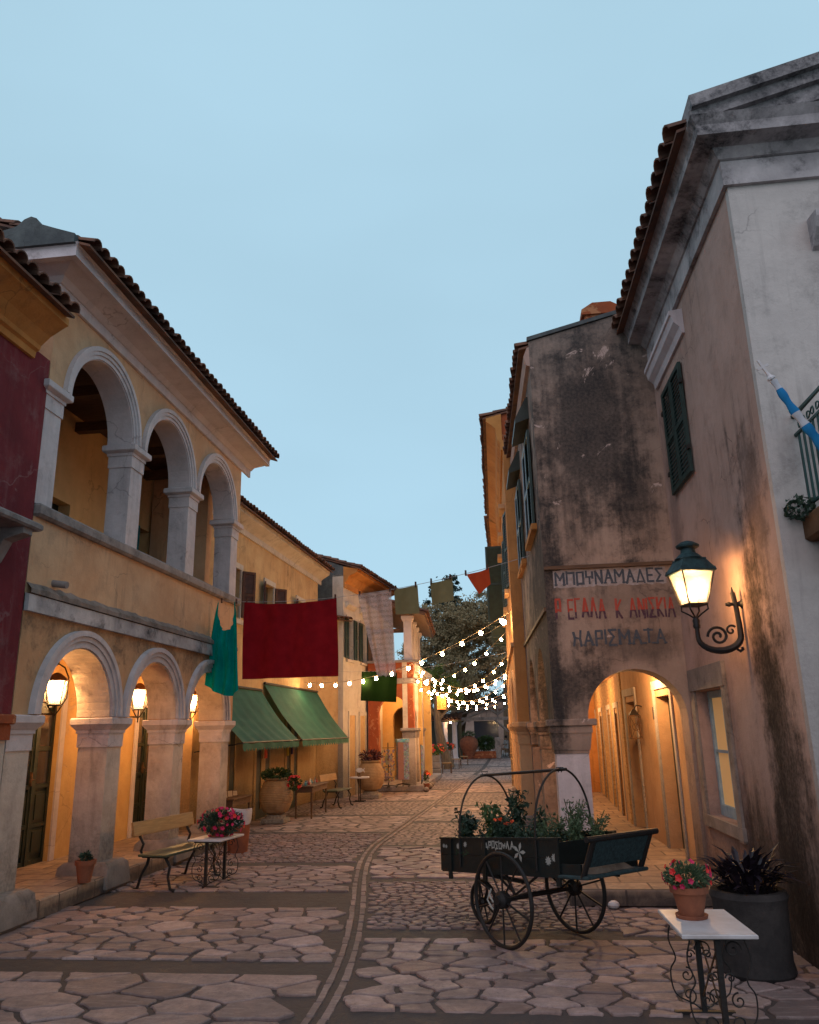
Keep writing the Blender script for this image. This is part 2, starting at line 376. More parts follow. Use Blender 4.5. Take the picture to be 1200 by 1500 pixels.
def paving():
    m, t, b = nodes('crazy_paving'); g = NG(t)
    tc = g.n('ShaderNodeTexCoord'); co = tc.outputs['Object']
    s = g.xyz(co); X, Y = s[0], s[1]
    wob = g.noise(co, 3.2, 4, .6)
    # centre line of the drain as a function of Y
    dr = g.rng(Y, 5.6, 13.8, -1.36, -2.30, True)
    dr = g.math('ADD', dr, g.rng(Y, 14, 40, 0., .9))
    dx = g.math('SUBTRACT', X, dr)
    right = g.math('GREATER_THAN', dx, 0.)
    def warp(vec, amt, scale):
        n = g.n('ShaderNodeTexNoise'); g.l(vec, n.inputs[0]); n.inputs['Scale'].default_value = scale; n.inputs['Detail'].default_value = 4
        sb = g.n('ShaderNodeVectorMath', operation='SUBTRACT'); g.l(n.outputs[1], sb.inputs[0]); sb.inputs[1].default_value = (.5, .5, .5)
        scl = g.n('ShaderNodeVectorMath', operation='SCALE'); g.l(sb.outputs[0], scl.inputs[0]); scl.inputs['Scale'].default_value = amt
        ad = g.n('ShaderNodeVectorMath', operation='ADD'); g.l(vec, ad.inputs[0]); g.l(scl.outputs[0], ad.inputs[1]); return ad.outputs[0]
    def stones(scale, stretch, mort, warpamt=.12, rn=1.):
        mp = g.n('ShaderNodeMapping'); mp.inputs['Scale'].default_value = stretch; g.l(co, mp.inputs[0])
        v0 = warp(mp.outputs[0], warpamt, 3.)
        e = g.n('ShaderNodeTexVoronoi', feature='DISTANCE_TO_EDGE', voronoi_dimensions='2D'); e.inputs['Scale'].default_value = scale; g.l(v0, e.inputs[0])
        e.inputs['Randomness'].default_value = rn
        f = g.n('ShaderNodeTexVoronoi', feature='F1', voronoi_dimensions='2D'); f.inputs['Scale'].default_value = scale; g.l(v0, f.inputs[0])
        f.inputs['Randomness'].default_value = rn
        ed = g.math('ADD', e.outputs[0], g.rng(g.noise(co, 14, 5, .6), .3, .7, -mort * .55, mort * .55))
        return g.rng(ed, mort * .75, mort * 1.35), f.outputs[1], ed
    bigm, bigc, bige = stones(2.1, (.95, 1.35, 1), .06, .22)
    midm, midc, mide = stones(3.0, (.85, 1.4, 1), .075, .2)
    cobm, cobc, cobe = stones(8.2, (.8, 1.35, 1), .13, .06)
    # bands along Y : list (y0, y1) of dark strips left / right, cobbles left / right
    def inside(lst):
        acc = None
        yy = g.math('ADD', Y, g.rng(wob, .3, .7, -.05, .05))
        for a, c_ in lst:
            k = g.math('MULTIPLY', g.rng(yy, a - .02, a + .02), g.rng(yy, c_ + .02, c_ - .02))
            acc = k if acc is None else g.math('MAXIMUM', acc, k)
        return acc
    def lr(l, r_):
        return g.math('ADD', g.math('MULTIPLY', inside(l), g.math('SUBTRACT', 1., right)), g.math('MULTIPLY', inside(r_), right))
    reps_l = [(6.62, 6.98), (9.0, 9.85), (11.7, 12.0), (15.3, 15.6), (18.4, 18.7), (22, 22.3), (26, 26.4), (31, 31.5), (37, 37.6), (44, 45)]
    reps_r = [(3.0, 5.85), (7.75, 8.1), (10.5, 10.75), (13.5, 13.8), (17, 17.3), (20.5, 20.8), (24.5, 24.9), (29, 29.5), (34, 34.6), (41, 41.8)]
    cob_l = [(12.0, 15.3), (18.7, 22), (26.4, 31), (37.6, 44)]
    cob_r = [(8.1, 10.5), (13.8, 17), (20.8, 24.5), (29.5, 34)]
    strip = lr(reps_l, reps_r); cob = lr(cob_l, cob_r)
    near = g.rng(Y, 6.98, 7.02, 1., 0.)
    mk = g.math('ADD', g.math('MULTIPLY', bigm, near), g.math('MULTIPLY', midm, g.math('SUBTRACT', 1., near)))
    cc = g.mix(near, midc, bigc)
    mk = g.math('ADD', g.math('MULTIPLY', mk, g.math('SUBTRACT', 1., cob)), g.math('MULTIPLY', cobm, cob))
    cc = g.mix(cob, cc, cobc)
    mk = g.math('MULTIPLY', mk, g.math('SUBTRACT', 1., strip))
    # drain: two rows of long narrow stones with a dark joint between
    ad = g.math('ADD', g.math('ABSOLUTE', dx), g.rng(g.noise(co, 9, 4, .6), .3, .7, -.018, .018))
    cbn = g.n('ShaderNodeCombineXYZ'); g.l(dx, cbn.inputs[1]); g.l(Y, cbn.inputs[0])
    br = g.n('ShaderNodeTexBrick'); g.l(cbn.outputs[0], br.inputs[0]); br.inputs['Scale'].default_value = 1
    br.inputs['Brick Width'].default_value = .42; br.inputs['Row Height'].default_value = .13; br.inputs['Mortar Size'].default_value = .015
    br.inputs['Color1'].default_value = (.25, .25, .25, 1); br.inputs['Color2'].default_value = (.75, .75, .75, 1)
    row = g.math('MULTIPLY', g.rng(ad, .03, .04), g.rng(ad, .112, .10))
    row = g.math('MULTIPLY', row, g.math('SUBTRACT', 1., br.outputs[1]))
    inzone = g.rng(ad, .10, .09)
    mk = g.math('ADD', g.math('MULTIPLY', mk, g.math('SUBTRACT', 1., inzone)), g.math('MULTIPLY', row, inzone))
    bed = g.math('MULTIPLY', g.rng(Y, 13.79, 13.8, 1., 0.), right)
    bed = g.math('MAXIMUM', bed, g.math('MULTIPLY', g.rng(Y, 15.59, 15.6, 1., 0.), g.math('SUBTRACT', 1., right)))
    bed = g.math('MAXIMUM', bed, inzone)
    mk = g.math('MULTIPLY', mk, g.math('SUBTRACT', 1., bed))
    cr = g.xyz(g.mix(inzone, cc, br.outputs[0]))[0]
    stonec = g.mix(cr, (.30, .20, .17), (.58, .42, .375))
    
    n2 = g.noise(co, 9, 9, .68, .4); n3 = g.noise(co, 1.1, 5, .6)
    stonec = g.mix(g.rng(n2, .38, .72, 0, .6), stonec, (.17, .11, .10))
    stonec = g.mix(g.rng(cr, .72, .95, 0, .45), stonec, (.40, .24, .18))
    mort = g.mix(g.rng(n2, .3, .7), (.04, .028, .026), (.09, .063, .056))
    mort = g.mix(g.math('MULTIPLY', strip, .35), mort, (.05, .042, .04))
    c = g.mix(mk, mort, stonec)
    c = g.mix(g.rng(n3, .45, .7, 0, .5), c, (.09, .065, .06))
    n8 = g.noise(co, 42, 6, .75)
    c = g.mix(g.rng(n8, .45, .75, 0, .5), c, (.07, .05, .048))
    g.l(c, b.inputs['Base Color'])
    g.l(g.rng(n2, .3, .7, .62, .92), b.inputs['Roughness'])
    b.inputs['Specular IOR Level'].default_value = .3
    g.bump(g.math('ADD', mk, g.math('MULTIPLY', n2, .7)), 1., .03, b)
    return m
M['paving'] = paving()
def flagstone():
    m, t, b = nodes('worn_flagstone'); g = NG(t)
    at = g.n('ShaderNodeAttribute'); at.attribute_name = 'tone'
    tn = g.xyz(at.outputs['Color']); co = g.coord()
    n1 = g.noise(co, 7, 10, .7, .3); n2 = g.noise(co, 1.1, 5, .6); n3 = g.noise(co, 38, 7, .75); n4 = g.noise(g.coord((2, 9, 2)), 2.2, 6, .65, .6)
    c = g.mix(tn[0], (.13, .082, .078), (.47, .32, .295))
    c = g.mix(g.math('MULTIPLY', tn[1], .4), c, (.36, .20, .15))
    c = g.mix(g.rng(n1, .35, .7, 0, .6), c, (.17, .115, .10))
    c = g.mix(g.rng(n4, .52, .7, 0, .35), c, (.55, .43, .40))
    c = g.mix(g.rng(n2, .45, .68, 0, .5), c, (.10, .072, .066))
    c = g.mix(g.rng(n3, .5, .75, 0, .55), c, (.07, .05, .048))
    g.l(c, b.inputs['Base Color']); g.l(g.rng(n1, .3, .7, .5, .85), b.inputs['Roughness']); b.inputs['Specular IOR Level'].default_value = .35
    g.bump(g.math('ADD', n1, g.math('MULTIPLY', n3, .5)), .8, .012, b)
    return m
M['flag'] = flagstone()

def slabs():
    m, t, b = nodes('walkway_slabs'); g = NG(t)
    tc = g.n('ShaderNodeTexCoord'); co = tc.outputs['Object']
    br = g.n('ShaderNodeTexBrick'); g.l(co, br.inputs[0]); br.inputs['Scale'].default_value = 1
    br.inputs['Brick Width'].default_value = .55; br.inputs['Row Height'].default_value = .38; br.inputs['Mortar Size'].default_value = .012
    br.inputs['Color1'].default_value = (.34, .24, .17, 1); br.inputs['Color2'].default_value = (.24, .165, .12, 1); br.inputs['Mortar'].default_value = (.08, .055, .045, 1)
    n = g.noise(co, 6, 9, .7, .5)
    c = g.mix(g.rng(n, .38, .68, 0, .75), br.outputs[0], (.10, .07, .06))
    zz = g.xyz(co)[2]; c = g.mix(g.math('MULTIPLY', g.rng(zz, .155, .10), g.rng(n, .3, .6, .5, .95)), c, (.05, .035, .032))
    g.l(c, b.inputs['Base Color']); b.inputs['Roughness'].default_value = .8
    g.bump(g.math('SUBTRACT', n, br.outputs[1]), .5, .015, b)
    return m
M['slabs'] = slabs()

# ------------------------------------------------------------------ geometry helpers
def rz(deg, loc=(0, 0, 0)):
    return Matrix.Translation(loc) @ Matrix.Rotation(R(deg), 4, 'Z')

class MB:
    def __init__(s, M4=None): s.v = []; s.f = []; s.M = M4 or Matrix.Identity(4)
    def add(s, vs, fs, M4=None):
        o = len(s.v); mm = s.M @ M4 if M4 is not None else s.M
        s.v += [tuple(mm @ Vector(p)) for p in vs]
        s.f += [tuple(i + o for i in f) for f in fs]; return s
    def box(s, x0, x1, y0, y1, z0, z1, M4=None, tx=0., ty=0., bev=0.):
        """box, optionally growing (tx,ty) at the top"""
        if bev > 0:
            b = bev
            xs = ((x0 + b, x1 - b, y0 + b, y1 - b, z0), (x0, x1, y0, y1, z0 + b), (x0 - tx, x1 + tx, y0 - ty, y1 + ty, z1 - b), (x0 - tx + b, x1 + tx - b, y0 - ty + b, y1 + ty - b, z1))
            vs = []
            for a, c, d, e, z in xs: vs += [(a, d, z), (c, d, z), (c, e, z), (a, e, z)]
            fs = [(3, 2, 1, 0), (12, 13, 14, 15)]
            for k in range(3):
                for i in range(4):
                    j = (i + 1) % 4; fs.append((k * 4 + i, k * 4 + j, k * 4 + 4 + j, k * 4 + 4 + i))
            return s.add(vs, fs, M4)
        vs = [(x0, y0, z0), (x1, y0, z0), (x1, y1, z0), (x0, y1, z0),
              (x0 - tx, y0 - ty, z1), (x1 + tx, y0 - ty, z1), (x1 + tx, y1 + ty, z1), (x0 - tx, y1 + ty, z1)]
        return s.add(vs, [(3, 2, 1, 0), (4, 5, 6, 7), (0, 1, 5, 4), (1, 2, 6, 5), (2, 3, 7, 6), (3, 0, 4, 7)], M4)
    def prism(s, pts, d0, d1, axis='x', M4=None):
        """closed polygon extruded: axis x -> pts are (y,z); axis y -> (x,z); axis z -> (x,y)"""
        n = len(pts)
        def mk(p, d):
            return (d, p[0], p[1]) if axis == 'x' else ((p[0], d, p[1]) if axis == 'y' else (p[0], p[1], d))
        vs = [mk(p, d0) for p in pts] + [mk(p, d1) for p in pts]
        fs = [tuple(range(n)), tuple(range(2 * n - 1, n - 1, -1))]
        for i in range(n):
            j = (i + 1) % n; fs.append((i, i + n, j + n, j))
        return s.add(vs, fs, M4)
    def tube(s, pts, r, seg=8, M4=None, closed=False, cap=True, flat=1.):
        P = [Vector(p) for p in pts]; n = len(P)
        rr = r if isinstance(r, (list, tuple)) else [r] * n
        vs = []; up = None
        for i in range(n):
            a = P[i - 1] if (i > 0 or closed) else P[0]
            c = P[(i + 1) % n] if (i < n - 1 or closed) else P[-1]
            t = (c - a); t = t.normalized() if t.length > 1e-9 else Vector((0, 0, 1))
            if up is None:
                up = Vector((0, 0, 1)) if abs(t.z) < .9 else Vector((1, 0, 0))
            u = up - t * up.dot(t)
            if u.length < 1e-6: u = Vector((0, 1, 0)) - t * t.y
            u.normalize(); w = t.cross(u); up = u
            for k in range(seg):
                an = 2 * PI * k / seg
                vs.append(tuple(P[i] + u * math.cos(an) * rr[i] + w * math.sin(an) * rr[i] * flat))
        fs = []
        m = n if closed else n - 1
        for i in range(m):
            for k in range(seg):
                a = i * seg + k; b_ = i * seg + (k + 1) % seg
                c = ((i + 1) % n) * seg + (k + 1) % seg; d = ((i + 1) % n) * seg + k
                fs.append((a, b_, c, d))
        if cap and not closed:
            fs.append(tuple(range(seg - 1, -1, -1))); fs.append(tuple((n - 1) * seg + k for k in range(seg)))
        return s.add(vs, fs, M4)
    def lathe(s, prof, seg=24, M4=None, sq=False):
        """prof: (r,z) bottom to top"""
        vs = []; n = len(prof)
        for r, z in prof:
            for k in range(seg):
                an = 2 * PI * (k + (.5 if sq else 0)) / seg
                vs.append((r * math.cos(an), r * math.sin(an), z))
        fs = []
        for i in range(n - 1):
            for k in range(seg):
                fs.append((i * seg + k, i * seg + (k + 1) % seg, (i + 1) * seg + (k + 1) % seg, (i + 1) * seg + k))
        fs.append(tuple(range(seg - 1, -1, -1))); fs.append(tuple((n - 1) * seg + k for k in range(seg)))
        return s.add(vs, fs, M4)
    def ball(s, c, r, seg=8, M4=None, sz=1.):
        prof = [(max(.02, math.sin(PI * i / seg)) * r, -math.cos(PI * i / seg) * r * sz) for i in range(seg + 1)]
        return s.lathe(prof, seg + 2, (M4 or Matrix.Identity(4)) @ Matrix.Translation(c))
    def leaves(s, cpts, size, seed=0, droop=0., asp=.45):
        """one small leaf-shaped quad per point"""
        rg = np.random.RandomState(seed); n = len(cpts)
        C = np.array(cpts, float)
        d = rg.normal(size=(n, 3)); d[:, 2] -= droop; d /= np.linalg.norm(d, axis=1)[:, None]
        q = rg.normal(size=(n, 3)); w = np.cross(d, q); w /= np.linalg.norm(w, axis=1)[:, None]
        L = (size * rg.uniform(.6, 1.3, n))[:, None]
        a = C - d * L * .5; b_ = C + w * L * asp * .5; c = C + d * L * .5; e = C - w * L * asp * .5
        V = np.stack([a, b_, c, e], 1).reshape(-1, 3)
        o = len(s.v); s.v += [tuple(x) for x in V]
        s.f += [(o + 4 * i, o + 4 * i + 1, o + 4 * i + 2, o + 4 * i + 3) for i in range(n)]
        return s
    def build(s, name, m, parent=None, smooth=False, **p):
        me = bpy.data.meshes.new(name); me.from_pydata(s.v, [], s.f)
        me.validate()
        import bmesh as _b
        bm = _b.new(); bm.from_mesh(me); _b.ops.recalc_face_normals(bm, faces=bm.faces); bm.to_mesh(me); bm.free()
        if smooth:
            me.polygons.foreach_set('use_smooth', [True] * len(me.polygons))
            try: me.set_sharp_from_angle(angle=R(38))
            except Exception: pass
        me.materials.append(m)
        o = bpy.data.objects.new(name, me); col.objects.link(o)
        if parent is not None: o.parent = parent
        for k, v in p.items(): o[k] = v
        return o

def thing(name, label, cat, loc=(0, 0, 0), rot=0, group=None, rxyz=None):
    o = bpy.data.objects.new(name, None); col.objects.link(o); o.empty_display_size = .2
    o.location = loc; o.rotation_euler = rxyz or (0, 0, R(rot)); o['label'] = label; o['category'] = cat
    if group: o['group'] = group
    return o
def tag(o, label, cat, group=None, kind=None):
    o['label'] = label; o['category'] = cat
    if group: o['group'] = group
    if kind: o['kind'] = kind
    return o
def struct(o, label=None, cat=None):
    o['kind'] = 'structure'
    if label: o['label'] = label
    if cat: o['category'] = cat
    return o
def kids(o): return [c for c in bpy.data.objects if c.parent == o]
def dup(o, loc=None, rot=None, label=None, parent=None, scale=None):
    c = o.copy(); col.objects.link(c)
    if parent is not None: c.parent = parent
    if loc is not None: c.location = loc
    if rot is not None: c.rotation_euler = (0, 0, R(rot))
    if scale: c.scale = (scale,) * 3
    if label: c['label'] = label
    for ch in kids(o): dup(ch, parent=c)
    return c

def arcpts(cx, z, r, n=20, rz_=None):
    rz_ = rz_ or r
    return [(cx - r * math.cos(PI * i / n), z + rz_ * math.sin(PI * i / n)) for i in range(n + 1)]

def archwall(mb, x0, x1, z0, z1, th, ops, M4=None, ztop=None, y0=0.):
    """wall in the plane y=y0 (front) .. y0+th. ops: list of dict(c, w, zb, sp, arch) ; ztop(x) optional sloped top"""
    zt = ztop or (lambda x: z1)
    ops = sorted(ops, key=lambda o: o['c'])
    fr = []; rev = []
    def quadf(a, b, c, d): fr.append((a, b, c, d))
    x = x0
    for o in ops:
        a, b = o['c'] - o['w'] / 2, o['c'] + o['w'] / 2
        quadf((x, z0), (a, z0), (a, zt(a)), (x, zt(x)))
        if o['zb'] > z0 + 1e-6:
            quadf((a, z0), (b, z0), (b, o['zb']), (a, o['zb'])); rev.append(((a, o['zb']), (b, o['zb'])))
        if o.get('arch', True): P = arcpts(o['c'], o['sp'], o['w'] / 2, 20, o.get('rise'))
        else: P = [(a, o['sp']), (b, o['sp'])]
        for p, q in zip(P[:-1], P[1:]):
            quadf(p, q, (q[0], zt(q[0])), (p[0], zt(p[0]))); rev.append((p, q))
        rev.append(((a, o['zb']), (a, o['sp']))); rev.append(((b, o['zb']), (b, o['sp'])))
        x = b
    quadf((x, z0), (x1, z0), (x1, zt(x1)), (x, zt(x)))
    for q in fr:
        mb.add([(p[0], y0, p[1]) for p in q], [(0, 1, 2, 3)], M4)
        mb.add([(p[0], y0 + th, p[1]) for p in q], [(3, 2, 1, 0)], M4)
    for p, q in rev + [((x0, z0), (x0, zt(x0))), ((x1, z0), (x1, zt(x1))), ((x0, zt(x0)), (x1, zt(x1)))]:
        mb.add([(p[0], y0, p[1]), (q[0], y0, q[1]), (q[0], y0 + th, q[1]), (p[0], y0 + th, p[1])], [(0, 1, 2, 3)], M4)

def ring(mb, cx, z, r0, r1, y0, y1, n=28, M4=None):
    """half ring moulding: radii r0..r1, from y0 (back) out to y1 (front, more negative)"""
    A = arcpts(cx, z, r0, n); B = arcpts(cx, z, r1, n)
    for i in range(n):
        a, b, c, d = A[i], A[i + 1], B[i + 1], B[i]
        vs = [(p[0], y1, p[1]) for p in (a, b, c, d)] + [(p[0], y0, p[1]) for p in (a, b, c, d)]
        mb.add(vs, [(0, 1, 2, 3), (0, 4, 5, 1), (3, 2, 6, 7)], M4)
    for P in ((A[0], B[0]), (A[-1], B[-1])):
        mb.add([(P[0][0], y1, P[0][1]), (P[1][0], y1, P[1][1]), (P[1][0], y0, P[1][1]), (P[0][0], y0, P[0][1])], [(0, 1, 2, 3)], M4)

def sweep(mb, prof, path, M4=None):
    """prof: (outward offset, z); path: list of (x, y, ox, oy), ox/oy = outward offset direction at that point"""
    n = len(prof); vs = []
    for (x, y, ox, oy) in path:
        vs += [(x + ox * o, y + oy * o, z) for o, z in prof]
    fs = [tuple(range(n)), tuple(range(len(vs) - 1, len(vs) - n - 1, -1))]
    for k in range(len(path) - 1):
        for i in range(n):
            j = (i + 1) % n; fs.append((k * n + i, k * n + j, (k + 1) * n + j, (k + 1) * n + i))
    mb.add(vs, fs, M4)

def tiles(mb, x0, x1, yf, zf, slope, rows, M4=None, pitch=.19, seed=1, rlen=.34, r=.085):
    """barrel roof tiles: columns along x, first row at the eave (yf, zf) climbing to +y by slope"""
    rg = random.Random(seed); n = max(1, int(round((x1 - x0) / pitch))); p = (x1 - x0) / n
    ca, sa = math.cos(slope), math.sin(slope)
    for i in range(n):
        cx = x0 + (i + .5) * p
        for k in range(rows):
            d0 = k * (rlen * .8) - rg.uniform(0, .03); d1 = d0 + rlen
            lift = .012 + rg.uniform(0, .012); rr = r * rg.uniform(.95, 1.08); ox = rg.uniform(-.008, .008)
            vs = []
            for d, h, q in ((d0, lift + .022, 1.08), (d1, lift, .86)):
                for a in range(7):
                    an = PI * a / 6
                    hx = cx + ox - rr * q * math.cos(an); hz = rr * q * .85 * math.sin(an) + h
                    vs.append((hx, yf + d * ca - hz * sa, zf + d * sa + hz * ca))
                for a in range(7):
                    an = PI * a / 6
                    hx = cx + ox - (rr - .016) * q * math.cos(an); hz = (rr - .016) * q * .85 * math.sin(an) + h
                    vs.append((hx, yf + d * ca - hz * sa, zf + d * sa + hz * ca))
            fs = [(a, a + 1, a + 15, a + 14) for a in range(6)] + [(a + 1, a, a + 7, a + 8) for a in range(6)]
            fs += [(7 + a + 1, 7 + a, 21 + a, 21 + a + 1) for a in range(6)]
            mb.add(vs, fs, M4)
        # trough between columns
    L = rows * rlen * .8
    vs = [(x0, yf + .02, zf), (x1, yf + .02, zf), (x1, yf + L * ca, zf + L * sa), (x0, yf + L * ca, zf + L * sa)]
    vs += [(a, b, c - .03) for a, b, c in vs]
    mb.add(vs, [(0, 1, 2, 3), (7, 6, 5, 4), (0, 4, 5, 1), (1, 5, 6, 2), (3, 2, 6, 7), (0, 3, 7, 4)], M4)

def capital(mb, x0, x1, y0, y1, zt, M4=None, h=.36, out=.1):
    """stepped square capital, top at zt"""
    o = out
    mb.box(x0 - .015, x1 + .015, y0 - .015, y1 + .015, zt - h, zt - h + .17, M4)
    mb.box(x0 - .03, x1 + .03, y0 - .03, y1 + .03, zt - h + .17, zt - h + .21, M4)
    mb.box(x0 - .035, x1 + .035, y0 - .035, y1 + .035, zt - h + .21, zt - .09, M4, tx=o * .55, ty=o * .55)
    mb.box(x0 - o, x1 + o, y0 - o, y1 + o, zt - .09, zt, M4, bev=.012)

def louvre(parent, name, m, M4, w, h, t=.035, n=None, gap=True):
    """a louvred shutter leaf: frame with slats, origin at lower left, front -y"""
    mb = MB(M4); fw = .055
    mb.box(0, fw, -t, 0, 0, h); mb.box(w - fw, w, -t, 0, 0, h)
    mb.box(fw, w - fw, -t, 0, 0, fw); mb.box(fw, w - fw, -t, 0, h - fw, h); mb.box(fw, w - fw, -t, 0, h * .5 - fw / 2, h * .5 + fw / 2)
    o = mb.build(name, m, parent)
    s = MB(M4); n = n or int(h / .055)
    for k in range(n):
        z = fw + (h - 2 * fw) * (k + .5) / n
        dz = .62 * (h - 2 * fw) / n; s.add([(fw, -t + .004, z - dz), (w - fw, -t + .004, z - dz), (w - fw, -.006, z + dz), (fw, -.006, z + dz)], [(0, 1, 2, 3)])
    s.build('louvre_slats', m, o)
    return o

def foliage_blob(n, c, rad, seed, shell=.5):
    rg = np.random.RandomState(seed)
    d = rg.normal(size=(n, 3)); d /= np.linalg.norm(d, axis=1)[:, None]
    r_ = rg.uniform(shell, 1., n) ** .6
    return (np.array(c) + d * r_[:, None] * np.array(rad)).tolist()

LIGHTS = []
def lamp(loc, w, colr=(1., .56, .22), r=.06, parent=None, name='lamp_light'):
    l = bpy.data.lights.new(name, 'POINT'); l.energy = w; l.color = colr; l.shadow_soft_size = r
    o = bpy.data.objects.new(name, l); col.objects.link(o); o.location = loc
    if parent is not None: o.parent = parent
    return o

# ================================================================== SETTING
mb = MB(); mb.add([(-90, -14, 0), (90, -14, 0), (90, 170, 0), (-90, 170, 0)], [(0, 1, 2, 3)])
struct(mb.build('ground', M['paving']), 'flagstone street paving with cobbled panels and a curving drain', 'street')
def drain_x(y):
    t = min(1, max(0, (y - 5.6) / 8.2)); t = t * t * (3 - 2 * t)
    return -1.36 - .94 * t + .9 * min(1, max(0, (y - 14) / 26))
def clip(poly, p, n):
    out = []; k = len(poly)
    for i in range(k):
        a, b = poly[i], poly[(i + 1) % k]
        da = (a[0] - p[0]) * n[0] + (a[1] - p[1]) * n[1]; db = (b[0] - p[0]) * n[0] + (b[1] - p[1]) * n[1]
        if da <= 0: out.append(a)
        if (da < 0) != (db < 0) and da != db:
            t = da / (da - db); out.append((a[0] + (b[0] - a[0]) * t, a[1] + (b[1] - a[1]) * t))
    return out
stone_v, stone_f, stone_t = [], [], []
def add_stone(poly, rg, hmin=.010, hmax=.022, jit=.9, bev=.008, dim=1.):
    A = 0; cx = cy = 0; k = len(poly)
    if k < 3: return
    for i in range(k):
        a, b = poly[i], poly[(i + 1) % k]; q = a[0] * b[1] - b[0] * a[1]; A += q; cx += (a[0] + b[0]) * q; cy += (a[1] + b[1]) * q
    if abs(A) < .0016: return
    cx /= 3 * A; cy /= 3 * A
    P = []
    for i in range(k):        # roughened outline with blunt corners
        a, b = Vector(poly[i]), Vector(poly[(i + 1) % k]); L = (b - a).length
        if L < .012: continue
        m_ = 4 if L > .12 else 3
        nn = Vector((b.y - a.y, a.x - b.x)) / L
        for j in range(m_):
            t = .06 + .88 * j / (m_ - 1); p = a.lerp(b, t) + nn * rg.uniform(-.5, .35) * jit * .03 * min(1, L / .15); P.append(p)
    if len(P) < 5: return
    h = rg.uniform(hmin, hmax); tx, ty = rg.uniform(-.018, .018), rg.uniform(-.018, .018); o = len(stone_v); n = len(P); c = Vector((cx, cy))
    for f, z in ((1.0, -.004), (1.0, h - .007), (None, h)):
        for p in P:
            d = p - c; L = d.length
            q = p if f else c + d * max(.3, 1 - bev / max(L, .02))
            stone_v.append((q.x, q.y, z + (tx * d.x + ty * d.y if z > 0 else 0)))
    for r_ in range(2):
        for i in range(n):
            j = (i + 1) % n; stone_f.append((o + r_ * n + i, o + r_ * n + j, o + (r_ + 1) * n + j, o + (r_ + 1) * n + i))
    stone_f.append(tuple(o + 2 * n + i for i in range(n)))
    tone = (rg.betavariate(1.3, 1.5), 1. if rg.random() < .22 else rg.random() * .2)
    stone_t.append((3 * n, (tone[0] * dim, tone[1])))
def crazy(x0, x1, y0, y1, rmin, rmax, seed, mortar, side=0, sy=1.35, **k):
    rg = random.Random(seed); pts = []
    for _ in range(int(60 * (x1 - x0) * (y1 - y0) / (rmin * rmax))):
        p = (rg.uniform(x0, x1), rg.uniform(y0, y1) * sy); r_ = rmin + (rmax - rmin) * rg.random() ** 1.6
        if all((p[0] - q[0]) ** 2 + (p[1] - q[1]) ** 2 > (.5 * (r_ + q[2])) ** 2 for q in pts): pts.append((p[0], p[1], r_))
        if len(pts) > 2600: break
    for p in pts:
        dr_ = drain_x(p[1] / sy)
        if side < 0 and p[0] > dr_ - .13: continue
        if side > 0 and p[0] < dr_ + .13: continue
        R_ = rmax * 1.6; poly = [(p[0] - R_, p[1] - R_), (p[0] + R_, p[1] - R_), (p[0] + R_, p[1] + R_), (p[0] - R_, p[1] + R_)]
        mo = mortar * rg.uniform(.7, 1.35)
        for q in pts:
            dx, dy = q[0] - p[0], q[1] - p[1]; d2 = dx * dx + dy * dy
            if q is p or d2 > 4 * R_ * R_: continue
            d = math.sqrt(d2); w = .5 + .5 * (p[2] - q[2]) / (p[2] + q[2]) * .5
            poly = clip(poly, (p[0] + dx * w - dx / d * mo, p[1] + dy * w - dy / d * mo), (dx / d, dy / d))
            if len(poly) < 3: break
        poly = [(a, b / sy) for a, b in poly]
        for pp, nn in (((x0, 0), (-1, 0)), ((x1, 0), (1, 0)), ((0, y0 + .02), (0, -1)), ((0, y1 - .02), (0, 1))): poly = clip(poly, pp, nn)
        if side and len(poly) > 2:
            yy = p[1] / sy; sl = (drain_x(yy + .1) - drain_x(yy - .1)) / .2; dd = drain_x(yy) + side * .11
            nn = (-side, side * sl); poly = clip(poly, (dd, yy), nn)
        add_stone(poly, rg, **k)
for i, (a, b) in enumerate(((4.3, 6.62), (6.98, 9.0), (9.85, 11.7))): crazy(-5.2 if i else -4.4, -1.2, a, b, (.30, .22, .17)[i], (.62, .46, .40)[i], 10 + i, .018, -1)
crazy(-5.2, -1.9, 12.0, 15.3, .10, .16, 14, .016, -1, hmin=.008, hmax=.02, jit=.1, dim=.55)
for i, (a, b) in enumerate(((5.85, 7.75), (10.75, 13.5))): crazy(-2.4, (2.6, .5)[i], a, b, (.20, .18)[i], (.46, .40)[i], 20 + i, .018, 1)
crazy(-2.2, .9, 8.1, 10.5, .09, .15, 24, .016, 1, hmin=.008, hmax=.02, jit=.1, dim=.5)
crazy(.9, 2.2, 7.9, 9.05, .16, .34, 25, .018, 0)
rg_ = random.Random(99)
for sd in (-1, 1):
    y = 4.2
    while y < 34:
        L = rg_.uniform(.22, .5); o0, o1 = sd * .026, sd * rg_.uniform(.075, .09); g0 = .012
        add_stone([(drain_x(y + g0) + o0, y + g0), (drain_x(y + g0) + o1, y + g0 + rg_.uniform(0, .02)), (drain_x(y + L) + o1, y + L - rg_.uniform(0, .02)), (drain_x(y + L) + o0, y + L)][::(1 if sd > 0 else -1)], rg_, .008, .014, .25, .006, .45)
        y += L
me = bpy.data.meshes.new('paving'); me.from_pydata(stone_v, [], stone_f); me.materials.append(M['flag'])
ca = me.color_attributes.new('tone', 'FLOAT_COLOR', 'POINT'); buf = []
for n_, t_ in stone_t: buf += [t_[0], t_[1], 0, 1] * n_
ca.data.foreach_set('color', buf)
pv = bpy.data.objects.new('paving', me); col.objects.link(pv); struct(pv, 'irregular flagstones, cobbles and drain kerbs set into the street', 'paving')
print('STONES', len(stone_t))

